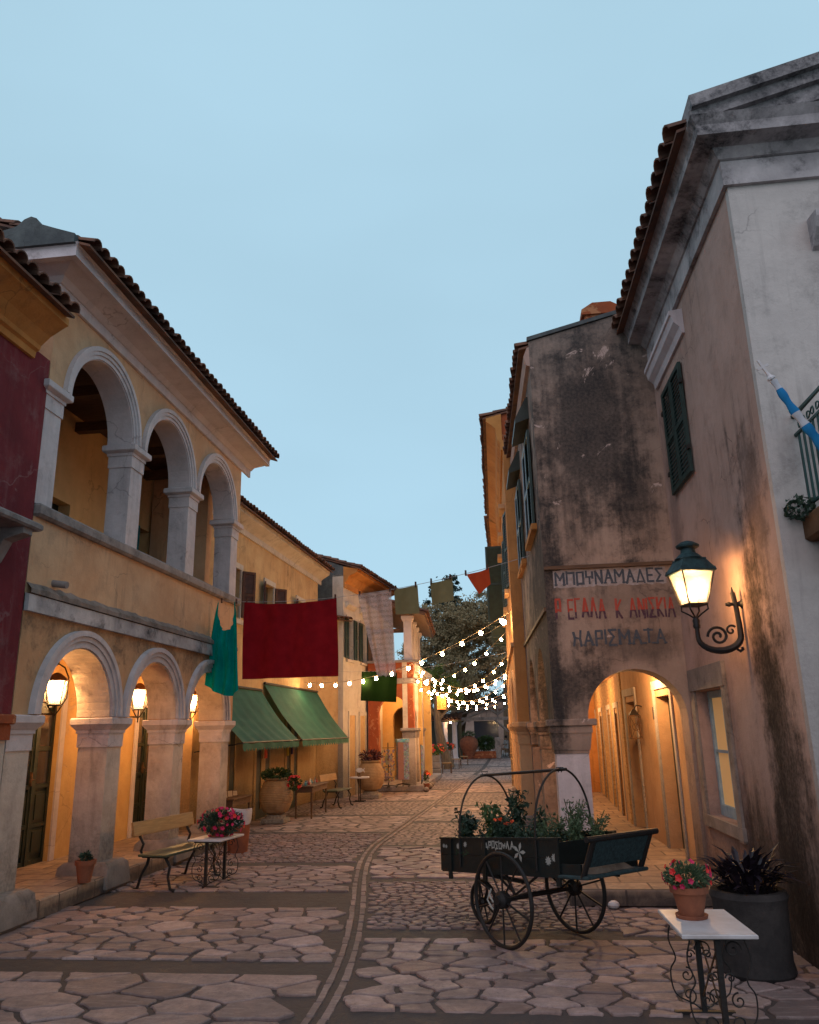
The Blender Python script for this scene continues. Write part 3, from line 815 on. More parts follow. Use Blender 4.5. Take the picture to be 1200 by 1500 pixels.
mb = MB(); mb.box(-6.6, -4.93, 1.5, 14.36, 0.002, .2, bev=.015)
struct(mb.build('pavement', M['slabs']), 'raised stone walkway under the left arcade', 'pavement')
mb = MB(); mb.box(.52, 3.4, 9.1, 26, 0.002, .17, bev=.015)
mb.box(.2, .519, 14.4, 26, 0.002, .17)
struct(mb.build('pavement', M['slabs']), 'raised stone walkway under the right arcade', 'pavement')

# ================================================================== LEFT: loggia building
LG = thing('loggia_building', 'peach two storey building with three lit arches below and three open loggia arches above', 'building', (-5.05, 7.72, 0))
F = rz(90)          # facade frame: x along street, -y towards the street, z up
W1 = 6.63
cs = [1.26, 3.31, 5.36]
mb = MB(F)
archwall(mb, 0, W1, 2.05, 3.12, .44, [dict(c=c, w=1.58, zb=2.05, sp=2.051, rise=.79) for c in cs])
mb.build('lower_wall', M['peach_low'], LG)
for c in cs:
    mb = MB(F); ring(mb, c, 2.06, .785, .86, .0, -.03); ring(mb, c, 2.06, .862, .92, .0, -.05); ring(mb, c, 2.06, .922, .985, .0, -.075)
    mb.build('arch_moulding', M['white'], LG, True)
    mb = MB(F); ring(mb, c, 2.06, .772, .789, .439, -.005); mb.build('arch_soffit', M['pier'], LG, True)
px = [(-.0, .42), (2.10, 2.47), (4.15, 4.52), (6.20, 6.57)]
for i, (a, b) in enumerate(px):
    mb = MB(F); mb.box(a, b, .03, .42, .3, 1.70)
    mb.box(a - .02, b + .02, .01, .44, .2, .3, tx=-.02, ty=-.02)
    o = mb.build('pier', M['pier'], LG)
    mb = MB(F); capital(mb, a, b, .03, .42, 2.05, out=.09); mb.build('capital', M['white'], o)
    mb = MB(F)
    mb.box(a - .12, b + .12, -.17, .53, 0.004, .34, tx=-.03, ty=-.03, bev=.05)
    mb.build('plinth', M['stone'], o, True)
# string course above the lower arches
mb = MB(F)
mb.prism([(0, 3.12), (-.05, 3.12), (-.05, 3.30), (-.02, 3.30), (-.02, 3.31), (0, 3.31)], 0, W1)
mb.build('string_course', M['gabletrim'], LG)
mb = MB(F)
n_ = 60
Pt = [(-.062 - .012 * rnd.random(), 3.312 + .0 * k, 3.375 + .03 * rnd.random()) for k in range(n_ + 1)]
for k in range(n_):
    xa, xb = W1 * k / n_, W1 * (k + 1) / n_
    mb.add([(xa, 0, 3.312), (xb, 0, 3.312), (xb, Pt[k + 1][0], 3.312), (xa, Pt[k][0], 3.312), (xa, 0, Pt[k][2] + .05), (xb, 0, Pt[k + 1][2] + .05), (xb, Pt[k + 1][0], Pt[k + 1][2] - .02), (xa, Pt[k][0], Pt[k][2] - .02)], [(0, 3, 2, 1), (2, 3, 7, 6), (7, 4, 5, 6)])
mb.build('drip_ledge', M['mossy'], LG, True)
mb = MB(F); mb.tube([(.5, .02, 3.50), (.5, -.17, 3.47)], .04, 10); mb.build('rain_spout', M['coping'], LG, True)
mb = MB(F); mb.box(0, W1, .002, .36, 3.311, 4.16); mb.build('parapet', M['peach'], LG)
mb = MB(F); mb.box(0, W1 + .04, -.07, .42, 4.16, 4.31, bev=.03); mb.build('coping', M['coping'], LG, True)
# upper columns and arches
ux = [(-.02, .33), (2.11, 2.46), (4.15, 4.50), (6.22, 6.57)]
for a, b in ux:
    mb = MB(F); mb.box(a, b, .01, .33, 4.311, 5.45); o = mb.build('column', M['white'], LG)
    mb = MB(F); capital(mb, a, b, .01, .33, 5.75, h=.32, out=.085)
    mb.build('capital', M['white'], o)
mb = MB(F)
archwall(mb, 0, W1, 5.75, 6.9, .36, [dict(c=c, w=1.62, zb=5.75, sp=5.751, rise=.83) for c in cs])
mb.build('upper_wall', M['peach'], LG)
for c in cs:
    mb = MB(F); ring(mb, c, 5.76, .81, .86, 0, -.025); ring(mb, c, 5.76, .862, .91, 0, -.045); ring(mb, c, 5.76, .912, .97, 0, -.065)
    mb.build('arch_moulding', M['whiteclean'], LG, True)
    mb = MB(F); ring(mb, c, 5.76, .797, .814, .358, -.005); mb.build('arch_soffit', M['whiteclean'], LG, True)
mb = MB(F)
prof = [(0, 6.86), (-.04, 6.86), (-.04, 7.0), (-.06, 7.0), (-.12, 7.06), (-.36, 7.10), (-.36, 7.08), (-.44, 7.08), (-.44, 7.20), (-.47, 7.24), (0, 7.3)]
mb = MB(); sweep(mb, [(-y, z) for y, z in prof], [(.003, W1 + .42, 1, 0), (.003, -.003, 1, -1), (-4.2, -.003, 0, -1)])
mb.build('cornice', M['whiteclean'], LG)
mb = MB(F); mb.box(.003, W1 - .003, .40, 4.2, 6.9, 7.02); mb.build('ceiling', M['wood'], LG)
mb = MB(F); mb.box(.003, W1 - .003, .442, 1.75, 2.95, 3.12); mb.build('ceiling', M['orange_in'], LG)
mb = MB(F); mb.box(0.003, W1 - .003, .37, 1.75, 3.31, 3.4); mb.build('loggia_floor', M['coping'], LG)
mb = MB(F)
tiles(mb, -.44, W1 + .44, -.62, 7.21, R(19), 6, seed=3)
mb.build('tiled_roof', M['tile'], LG)
mb = MB(F); mb.prism([(-.44, 7.22), (-.44, 7.33), (-.2, 7.42), (.0, 7.5), (.05, 7.58), (.12, 7.61), (.2, 7.58), (.28, 7.5), (.5, 7.44), (4.2, 7.40), (4.2, 7.22)], -.50, -.20)
mb.build('gable_cap', M['darkstone'], LG, True)
for x in (0.9, 2.2, 3.5, 4.8, 6.0):
    mb = MB(F); mb.box(x, x + .14, .41, 1.74, 6.62, 6.78); mb.build('roof_beam', M['wood'], LG)
# end walls and back walls
mb = MB(F)
mb.box(-.0, .25, .56, 4.2, .2, 7.0)
mb.build('near_end_wall', M['peach'], LG)
mb = MB(F); archwall(mb, .56, 1.7, 3.4, 6.9, .25, [dict(c=1.12, w=.62, zb=4.31, sp=5.35, rise=.31)], M4=Matrix.Translation((W1, 0, 0)) @ rz(90) @ Matrix.Translation((0, 0, 0)))
mb.build('far_loggia_wall', M['peach'], LG)
mb = MB(F)
archwall(mb, .0, W1, .2, 2.95, .3, [dict(c=2.72, w=.9, zb=.2, sp=2.3, arch=False), dict(c=6.05, w=.9, zb=.2, sp=2.3, arch=False)], M4=Matrix.Translation((0, 1.32, 0)))
mb.build('arcade_back_wall', M['orange_in'], LG)
mb = MB(F); archwall(mb, 0, W1, 3.4, 6.9, .25, [dict(c=3.2, w=.8, zb=3.4, sp=5.4, arch=False), dict(c=6.2, w=.5, zb=4.4, sp=5.65, arch=False)], M4=Matrix.Translation((0, 1.75, 0)))
mb.build('loggia_back_wall', M['loggia'], LG)
for c in (2.72, 6.05):
    mb = MB(F); mb.box(c - .56, c - .45, 1.29, 1.318, .2, 2.42); mb.box(c + .45, c + .56, 1.29, 1.318, .2, 2.42); mb.box(c - .45, c + .45, 1.29, 1.318, 2.3, 2.42)
    mb.build('door_surround', M['whiteclean'], LG)
def panel_door(parent, M4, w, h, m, glassy=True):
    mb = MB(M4)
    mb.box(0, w, 0, .04, 0, h)
    for k in range(2):
        x0 = k * w / 2 + .03; x1 = (k + 1) * w / 2 - .03
        mb.box(x0 + .05, x1 - .05, -.015, 0, .12, .45); mb.box(x0 + .05, x1 - .05, -.015, 0, .52, .92)
        mb.box(x0 + .09, x1 - .09, -.028, -.015, .16, .41); mb.box(x0 + .09, x1 - .09, -.028, -.015, .56, .88)
        mb.box(x0, x0 + .05, -.03, 0, 0, h); mb.box(x1 - .05, x1, -.03, 0, 0, h)
        for z in (.0, .46, .96, 1.45, h - .07): mb.box(x0 + .05, x1 - .05, -.03, 0, z, z + .055)
    mb.box(w / 2 - .03, w / 2 + .03, -.045, 0, 0, h)
    d = mb.build('door', m, parent)
    if glassy:
        g_ = MB(M4)
        for k in range(2):
            x0 = k * w / 2 + .08; x1 = (k + 1) * w / 2 - .08
            for z in (1.02, 1.51): g_.box(x0, x1, -.012, -.002, z, z + .42)
        g_.build('door_pane', M['pane'], d)
    h_ = MB(M4); h_.box(w / 2 - .075, w / 2 - .055, -.06, -.03, 1.0, 1.18); h_.tube([(w / 2 - .065, -.05, 1.08), (w / 2 - .065, -.09, 1.08), (w / 2 - .15, -.09, 1.08)], .01, 6)
    h_.build('door_handle', M['rust'], d)
    return d
mp_, tp_, bp_ = nodes('window_glass')
bp_.inputs['Base Color'].default_value = (.03, .03, .035, 1); bp_.inputs['Roughness'].default_value = .08; bp_.inputs['Specular IOR Level'].default_value = .7
M['pane'] = mp_
for c in (2.72, 6.05):
    panel_door(LG, F @ Matrix.Translation((c - .45, 1.40, .2)), .90, 2.1, M['greendoor'])
for q in ((2.8, 3.6, 3.4, 5.4), (5.95, 6.45, 4.4, 5.65)):
    mb = MB(F); mb.box(q[0], q[1], 1.95, 2.0, q[2], q[3]); mb.build('loggia_door', M['greendoor'], LG)
louvre(LG, 'shutter', M['teal'], F @ Matrix.Translation((5.52, 1.735, 4.4)), .42, 1.25)

# ================================================================== LEFT: crimson building at the frame edge
CR = thing('crimson_building', 'weathered crimson building with an ochre tiled cornice at the left edge', 'building', (-5.04, 7.70, 0))
mb = MB(F); mb.box(-5.5, -.012, .0, 4.0, 2.05, 6.0); mb.build('wall', M['red'], CR)
mb = MB(F); mb.prism([(0.0, 5.86), (-.04, 5.86), (-.05, 5.93), (-.09, 5.95), (-.10, 6.0), (-.20, 6.1), (-.36, 6.2), (-.40, 6.22), (-.40, 6.30), (0, 6.36)], -5.5, -.36)
mb.build('cornice', M['ochre'], CR)
mb = MB(F); tiles(mb, -5.4, -.42, -.52, 6.30, R(18), 4, seed=9); mb.build('tiled_roof', M['tile'], CR)
mb = MB(F); mb.box(-5.4, -.5, -.45, .0, 3.82, 3.9, bev=.02)
for x in (-.75, -1.9, -3.0): mb.prism([(0, 3.45), (-.1, 3.5), (-.2, 3.7), (-.4, 3.76), (-.4, 3.82), (0, 3.82)], x, x + .15)
mb.build('balcony_ledge', M['coping'], CR)
mb = MB(F); mb.box(-1.68, -1.38, -.03, .0, 4.55, 5.6); mb.build('window_surround', M['whiteclean'], CR)
louvre(CR, 'shutter', M['teal'], F @ Matrix.Translation((-1.62, -.035, 4.62)), .38, .9)
mb = MB(F); mb.box(-.5, -.04, .01, .55, .2, 1.8); o = mb.build('pier', M['pier'], CR)
mb = MB(F); mb.box(-.52, -.03, -.03, .57, 1.8, 1.95); mb.box(-.55, -.02, -.07, .6, 1.95, 2.05, bev=.015); mb.build('capital', M['redold'], o)

# ================================================================== LEFT: yellow shop house
YH = thing('yellow_shop_house', 'yellow plastered shop house with brown shutters and two green awnings', 'building', (-5.80, 14.38, 0), -2.)
YW = 8.4
mb = MB(F)
archwall(mb, 0, YW, 0.003, 6.35, .35, [dict(c=c, w=.62, zb=4.25, sp=5.30, arch=False) for c in (1.75, 4.0, 6.6)] +
         [])
mb.box(-.0, .3, .36, 4.5, 0.003, 6.35); mb.box(YW - .3, YW, .36, 4.5, 0.003, 6.35)
mb.build('wall', M['yellow'], YH)
mb = MB(F)
for a, b, z in ((1.2, 2.1, 2.35), (3.4, 4.3, 2.35), (5.6, 6.5, 2.35)):
    mb.box(a - .12, a, -.03, .0, .003, z); mb.box(b, b + .12, -.03, .0, .003, z); mb.box(a - .12, b + .12, -.035, 0., z, z + .14)
mb.build('shop_door_surround', M['yellow'], YH)
for a, b in ((1.2, 2.1), (3.4, 4.3), (5.6, 6.5)):
    mb = MB(F); mb.box(a, b, -.012, 0, .003, 2.35); o = mb.build('shop_opening', M['greendoor'], YH)
    mb = MB(F); mb.box(a + .32, a + .6, -.03, -.013, .2, 2.2); mb.build('inner_door', M['yellow'], o)
mb = MB(F)
mb.prism([(0, 6.12), (-.04, 6.12), (-.04, 6.25), (-.1, 6.3), (-.3, 6.42), (-.3, 6.52), (0, 6.58)], -.15, YW + .25)
mb.build('cornice', M['cream'], YH)
mb = MB(F); tiles(mb, -.2, YW + .3, -.42, 6.52, R(17), 5, seed=5); mb.build('tiled_roof', M['tile'], YH)
mb = MB(F); mb.box(.6, .95, .5, .85, 6.5, 7.15); mb.lathe([(.2, 0), (.24, .05), (.2, .15), (.1, .25), (.03, .28)], 10, Matrix.Translation((.775, .675, 7.15)))
mb.build('chimney', M['tile'], YH)
for c in (1.75, 4.0, 6.6):
    mb = MB(F); a, b = c - .31, c + .31
    mb.box(a - .1, a, -.03, .01, 4.15, 5.30); mb.box(b, b + .1, -.03, .01, 4.15, 5.3); mb.box(a - .1, b + .1, -.035, .01, 5.30, 5.42); mb.box(a - .12, b + .12, -.07, .01, 4.10, 4.2)
    w_ = mb.build('window', M['cream'], YH)
    mb = MB(F); mb.box(a, b, .14, .16, 4.2, 5.3); mb.build('pane', M['pane'], w_)
    mb = MB(F); mb.box(a, b, .11, .14, 4.72, 4.76); mb.box(c - .02, c + .02, .11, .14, 4.2, 5.3); mb.build('glazing_bar', M['brownsh'], w_)
    louvre(YH, 'shutter', M['brownsh'], F @ Matrix.Translation((a - .06, -.04, 4.25)) @ rz(-158 + 0) @ Matrix.Translation((-0.0, 0, 0)), .32, 1.03)
    louvre(YH, 'shutter', M['brownsh'], F @ Matrix.Translation((b + .04, -.04, 4.25)) @ rz(-40), .32, 1.03)
def awning(name_label, loc, rot, w, proj, z0, z1):
    A = thing('awning', name_label, 'awning', loc, rot, 'green awnings over the shop')
    mb = MB(F); n, k = 36, 10; vs = []; fs = []
    for i in range(n + 1):
        for j in range(k + 1):
            t = j / k; x = i / n * w
            sag = -.07 * math.sin(PI * t) - .03 * math.sin(PI * t) * math.sin(PI * i / n) + .014 * math.sin(i * 1.1 - j * .55) * (.3 + t) + .008 * math.sin(i * 2.3 + j * .9)
            vs.append((x + .0, -proj * t, z0 + (z1 - z0) * t + sag))
    for i in range(n):
        for j in range(k):
            a = i * (k + 1) + j; fs.append((a, a + 1, a + k + 2, a + k + 1))
    mb.add(vs, fs)
    mb.build('canvas', M['awning'], A, True)
    mb = MB(F); vs = []; fs = []; m_ = int(w / .17); 
    for i in range(m_):
        for q in range(7):
            x = (i + q / 6) * w / m_; d = .10 + .055 * math.sin(PI * q / 6)
            yy = -proj - .008 - .01 * math.sin(x * 9)
            vs += [(x, yy, z1), (x, yy - .006, z1 - d)]
    for i in range(len(vs) // 2 - 1): fs.append((2 * i, 2 * i + 1, 2 * i + 3, 2 * i + 2))
    mb.add(vs, fs); mb.build('valance', M['awning'], A, True)
    mb = MB(F); mb.tube([(-.02, -proj, z1), (w + .02, -proj, z1)], .02, 8)
    mb.tube([(.03, 0, z1 - .15), (.03, -proj, z1)], .012, 6); mb.tube([(w - .03, 0, z1 - .15), (w - .03, -proj, z1)], .012, 6)
    mb.tube([(0, -.03, z0), (w, -.03, z0)], .03, 8)
    mb.build('frame', M['iron'], A)
    return A
awning('green canvas shop awning nearer the arcade, partly behind the teal cloth', (-5.78, 14.42, 0), -2, 3.5, .93, 2.78, 1.66)
awning('green canvas shop awning farther along, nearer the string lights', (-5.66, 18.15, 0), -2, 4.55, .95, 2.95, 1.66)

# ================================================================== LEFT: low house with lean-to roof, white house
LT = thing('lean_to_house', 'narrow low house with a small tiled roof between the yellow and white houses', 'building', (-5.50, 22.75, 0), -36)
mb = MB(F); mb.box(0, 1.15, 0, 2.5, 0.003, 5.1); mb.build('wall', M['yellow'], LT)
mb = MB(F); tiles(mb, -.3, 1.2, -.22, 5.08, R(18), 5, seed=15); mb.build('tiled_roof', M['tile'], LT)
WH = thing('white_house', 'white plastered house with dark green shutters and a cream cornice', 'building', (-4.86, 23.4, 0), -7)
mb = MB(F)
archwall(mb, 0, 4.2, .003, 6.5, .35, [dict(c=.62, w=.55, zb=3.95, sp=5.2, arch=False), dict(c=2.05, w=.55, zb=3.95, sp=5.2, arch=False)])
mb.build('wall', M['cream'], WH)
mb = MB(F); mb.prism([(.355, 0.003), (5, .003), (5, 7.5), (3.2, 7.9), (.355, 6.9)], .01, .3); mb.prism([(0, 6.45), (0, 6.75), (.36, 6.9), (.36, 6.45)], .0, .3)
mb.prism([(.355, 0.003), (5, .003), (5, 7.3), (3.2, 7.7), (.355, 6.6)], 3.9, 4.19)
mb.build('gable_wall', M['darkstone'], WH)
mb = MB(F); mb.prism([(0, 6.1), (-.05, 6.1), (-.05, 6.25), (-.12, 6.32), (-.2, 6.45), (-.45, 6.55), (-.45, 6.66), (0, 6.75)], .0, 4.5)
mb.build('cornice', M['ochre'], WH)
mb = MB(F); tiles(mb, -.05, 4.6, -.56, 6.66, R(18), 6, seed=25); mb.build('tiled_roof', M['tile'], WH)
for c in (.62, 2.05):
    mb = MB(F); mb.prism([(0, 5.5), (-.04, 5.5), (-.12, 5.6), (-.12, 5.66), (0, 5.68)], c - .45, c + .45); mb.build('window_hood', M['cream'], WH)
    mb = MB(F); mb.box(c - .34, c + .34, -.03, 0, 5.2, 5.3); mb.box(c - .34, c - .28, -.025, 0, 3.95, 5.2); mb.box(c + .28, c + .34, -.025, 0, 3.95, 5.2)
    mb.box(c - .36, c + .36, -.06, 0, 3.87, 3.95)
    w_ = mb.build('window', M['cream'], WH)
    mb = MB(F); mb.box(c - .27, c + .27, .1, .12, 3.95, 5.2); mb.build('pane', M['pane'], w_)
    louvre(WH, 'shutter', M['shutter'], F @ Matrix.Translation((c - .58, -.04, 3.97)), .3, 1.22)
    louvre(WH, 'shutter', M['shutter'], F @ Matrix.Translation((c + .28, -.04, 3.97)), .3, 1.22)
mb = MB(F)
for a in (.55, 1.6, 2.6):
    mb.box(a - .1, a, -.03, 0, .003, 2.3); mb.box(a + .55, a + .65, -.03, 0, .003, 2.3); mb.box(a - .1, a + .65, -.04, 0, 2.3, 2.42)
mb.build('door_surround', M['cream'], WH)
for a in (.55, 1.6, 2.6):
    mb = MB(F); mb.box(a, a + .55, -.012, 0, .003, 2.3); mb.build('closed_door', M['yellow'], WH)

# ================================================================== LEFT: old red house with arcade and terrace
RH = thing('red_arcade_house', 'old red plastered house with an arched porch and columned terrace on top', 'building', (-4.5, 25.6, 0), 0)
mb = MB(); archwall(mb, 0, 1.47, 1.85, 3.95, .35, [dict(c=.80, w=.95, zb=1.85, sp=2.35, rise=.55)])
mb.box(0, .34, 0.001, .349, .15, 1.85)
mb.build('front_wall', M['redold'], RH)
FS = rz(93, (1.47, 0, 0))
mb = MB(FS); archwall(mb, 0.01, 6.2, 1.85, 3.95, .35, [dict(c=c, w=1.15, zb=1.85, sp=1.86, rise=.62) for c in (1.05, 2.7, 4.35)], M4=Matrix.Translation((0, 0, 0)))
mb.build('street_wall', M['pier'], RH)
for c in (.2, 1.87, 3.52, 5.3):
    mb = MB(FS); mb.box(c - .19, c + .19, -.03, .36, .18, 1.62); o = mb.build('column', M['stonecol'] if 'stonecol' in M else M['pier'], RH)
    mb = MB(FS); capital(mb, c - .19, c + .19, -.03, .36, 1.9, h=.3, out=.07); mb.build('capital', M['coping'], o)
mb = MB(); mb.box(-.1, 1.72, -.12, 7, .003, .18, bev=.02); mb.build('step', M['coping'], RH)
mb = MB(); mb.box(-.05, 1.68, -.06, .0, 3.28, 3.45); mb.box(-.05, 1.7, -.08, 0.36, 3.95, 4.03); mb.build('stone_band', M['coping'], RH)
mb = MB(); mb.box(0., 1.5, .36, 6.2, 3.7, 3.94); mb.box(-.8, -.02, .36, 6.2, .1, 6.0); mb.build('terrace_floor', M['cream'], RH)
for k, s_ in enumerate((.18, 1.75, 3.3, 4.9)):
    mb = MB(FS); mb.box(s_ - .13, s_ + .13, .02, .28, 4.03, 5.3); mb.box(s_ - .17, s_ + .17, -.02, .32, 5.3, 5.36); mb.box(s_ - .2, s_ + .2, -.05, .35, 5.36, 5.46)
    mb.build('terrace_column', M['whiteclean'], RH)
mb = MB(); mb.box(.0, .12, .1, .22, 4.03, 5.1); mb.box(.0, 1.3, .2, .3, 4.95, 5.08); mb.build('terrace_rail', M['wood'], RH)
mb = MB(FS); mb.prism([(-.45, 5.40), (-.45, 5.5), (1.6, 6.15), (1.6, 6.0)], -.4, 6.2); mb.build('roof_boarding', M['wood'], RH)
mb = MB(FS); tiles(mb, -.4, 6.2, -.52, 5.5, R(17.5), 7, seed=31); mb.build('tiled_roof', M['tile'], RH)
mb = MB(); archwall(mb, 0, 1.45, .18, 3.7, .25, [dict(c=.8, w=.75, zb=.18, sp=2.2, rise=.42)], M4=Matrix.Translation((0, 2.6, 0))); mb.build('inner_arch_wall', M['orange_in'], RH)
mb = MB(); mb.box(.02, 1.45, 5.8, 5.95, .18, 3.7); mb.box(-.02, .02, .36, 5.8, .18, 3.7); mb.build('porch_wall', M['orange_in'], RH)
mb = MB(); 
for a in (.5, 1.5, 3.2): mb.box(.021, .05, a, a + .6, .18, 2.2)
mb.build('porch_door', M['cream'], RH)

# ================================================================== RIGHT: gabled corner house
GH = thing('gabled_house', 'tall pale gabled house, side wall darkened by soot and painted shade, front balcony', 'building', (2.2, 6.35, 0))
SF = rz(-89.2, (-.05, 3.66, 0))          # side facade frame: x from far end to near corner
SW = 3.66
mb = MB(SF)
archwall(mb, 0, SW, 0.003, 3.4, .42, [dict(c=.93, w=1.16, zb=.84, sp=2.17, arch=False)])
archwall(mb, 0, SW, 3.4, 6.85, .42, [dict(c=.98, w=.96, zb=4.5, sp=5.82, arch=False)])
mb.build('side_wall', M['gable'], GH)
mb = MB(); archwall(mb, .0, 7.0, .003, 3.2, .4, [dict(c=1.15, w=1.2, zb=.003, sp=1.9)])
archwall(mb, .0, 7.0, 3.2, 6.95, .4, [dict(c=1.6, w=1.0, zb=3.55, sp=5.6, arch=False)], ztop=lambda x: 6.95 + max(0, min(x, 7 - x)) * .44)
mb.build('front_wall', M['gablefront'], GH)
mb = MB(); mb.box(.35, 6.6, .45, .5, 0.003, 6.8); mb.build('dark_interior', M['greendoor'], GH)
mb = MB(); sweep(mb, [(0, 6.46), (.04, 6.46), (.04, 6.705), (0, 6.705)], [(-.055, 3.66, -1, 0), (-.003, -.003, -1, -1), (7.2, -.003, 0, -1)]); mb.build('frieze', M['gabletrim'], GH)
mb = MB(); pc = [(0, 6.70), (.06, 6.72), (.12, 6.80), (.28, 6.82), (.28, 6.92), (.33, 7.0), (0, 7.03)]
sweep(mb, pc, [(-.05, 3.84, 1 * -1, 0), (-.003, -.003, -1, -1), (7.3, -.003, 0, -1)])
mb.build('cornice', M['gabletrim'], GH)
mb = MB()
sl = .27
for k, (a, b, y) in enumerate(((.0, .13, -.2), (.13, .24, -.26), (.24, .36, -.32))):
    mb.prism([(-.30 + .9 * (k == 0) , 6.86 + a + (.9 * sl if k == 0 else 0)), (3.5, 6.86 + a + 3.84 * sl), (3.5, 6.86 + b + 3.84 * sl), (-.32, 6.86 + b)] if k else
             [(-.30, 7.021), (.35, 7.021), (3.5, 6.86 + 3.84 * sl - .1), (3.5, 6.86 + .13 + 3.84 * sl)], y, .3, axis='y')
mb.build('raking_cornice', M['gabletrim'], GH)
mb = MB(SF)
tiles(mb, -.25, SW + .15, -.44, 7.0, R(20), 5, seed=41, rlen=.36, r=.095, pitch=.215); mb.build('tiled_roof', M['tile'], GH)
mb = MB(SF); mb.prism([(0, 6.04), (-.03, 6.04), (-.05, 6.12), (-.11, 6.18), (-.13, 6.26), (-.15, 6.27), (-.15, 6.32), (0, 6.34)], .2, 1.75)
mb.build('window_hood', M['whiteclean'], GH)
mb = MB(); mb.prism([(0, 5.74), (-.05, 5.76), (-.16, 5.88), (-.2, 5.96), (-.2, 6.02), (0, 6.05)], .62, 2.6); mb.box(.8, .95, -.1, -.002, 5.5, 5.76)
mb.build('front_window_hood', M['gabletrim'], GH)
# upper side window with closed shutters
for x in (.51, .995):
    louvre(GH, 'shutter', M['shutter'], SF @ Matrix.Translation((x, -.015, 4.5)), .475, 1.32)
mb = MB(SF)
for z in (4.75, 5.55):
    mb.box(.46, .53, -.06, -.03, z, z + .05); mb.box(1.45, 1.52, -.06, -.03, z, z + .05)
mb.build('shutter_hinge', M['iron'], GH)
# lower side window: stone surround, deep reveal, pale frame
mb = MB(SF)
mb.box(.18, .348, -.03, -.002, .70, 2.175); mb.box(1.512, 1.66, -.03, -.002, .70, 2.175); mb.box(.18, 1.66, -.04, -.002, 2.176, 2.42); mb.box(.16, 1.68, -.035, .11, .72, .838)
o = mb.build('window_surround', M['stone'], GH)
mb = MB(SF); a, b = .36, 1.50
mb.box(a, a + .06, .12, .17, .84, 2.165); mb.box(b - .06, b, .12, .17, .84, 2.165); mb.box(a + .06, b - .06, .12, .17, 2.09, 2.165); mb.box(a + .06, b - .06, .11, .17, .84, .95)
mb.box(.97, 1.05, .11, .17, .95, 2.09); mb.box(a + .06, .97, .125, .15, 1.5, 1.53); mb.box(1.05, b - .06, .125, .15, 1.5, 1.53)
o = mb.build('window', M['bluesh'], GH)
mb = MB(SF); mb.box(a + .05, b - .05, .152, .16, .86, 2.13); mb.build('pane', emit('warm_glow_pane', (.75, .42, .16), .22), o)  # weak warm glow put into the pane itself, no room lamp behind
# balcony on the front
mb = MB(); mb.box(.18, 3.2, -.85, -.003, 3.16, 3.38, bev=.03); mb.prism([(0, 2.9), (-.1, 2.92), (-.3, 3.0), (-.6, 3.08), (-.6, 3.155), (0, 3.155)], .3, .5)
bal = mb.build('balcony_slab', M['stonebrown'], GH)
mb = MB()
for z, r_ in ((4.22, .022), (4.06, .018), (3.46, .018)):
    mb.tube([(.24, 0, z), (.24, -.8, z), (3.1, -.8, z)], r_, 6)
for k in range(8):
    y = -.06 - k * .1; mb.box(.232, .248, y - .008, y + .008, 3.45, 4.06)
for k in range(26):
    x = .34 + k * .105; mb.box(x - .008, x + .008, -.808, -.792, 3.45, 4.06)
for k in range(4):
    y = -.15 - k * .19; mb.tube([(.24, y + .07 * math.cos(t / 6 * PI), 4.12 + .03 * math.sin(t / 3 * PI)) for t in range(13)], .007, 5)
mb.build('balcony_railing', M['balcony'], GH)
mb = MB(); mb.leaves(foliage_blob(260, (.14, -.1, 3.42), (.12, .12, .1), 4), .05, 5)
w_ = mb.build('wall_weed', M['leafdark']); tag(w_, 'small green weed growing from the joint beside the balcony slab', 'weed')
w_.location = (2.2, 6.35, 0)
FL = thing('furled_flag', 'blue and white flag furled round its pole with a white cross on top', 'flag', (2.5, 5.86, 3.62))
Mf = Matrix.Rotation(R(-26), 4, 'Y')
mb = MB(Mf); mb.tube([(0, 0, -.1), (0, 0, .82)], .014, 8); mb.build('pole', M['marble'], FL)
mb = MB(Mf); mb.box(-.010, .010, -.006, .006, .86, 1.0); mb.box(-.048, .048, -.005, .005, .925, .945); mb.lathe([(.03, .815), (.032, .83), (.016, .85), (.012, .87)], 10)
mb.build('cross_finial', M['marble'], FL)
bands = [(.0, .22, 'flagblue'), (.22, .38, 'flagblue'), (.38, .50, 'flagwhite'), (.50, .72, 'flagblue'), (.72, .80, 'flagwhite')]
for a, b, mm in bands:
    mb = MB(Mf); n = 8
    mb.tube([(.006 * math.sin(9 * (a + (b - a) * i / n)), 0, a + (b - a) * i / n) for i in range(n + 1)], [.043 - .02 * (a + (b - a) * i / n) + .005 * math.sin(40 * (a + (b - a) * i / n)) for i in range(n + 1)], 9, flat=.8)
    mb.build('flag_cloth', M[mm], FL, True)

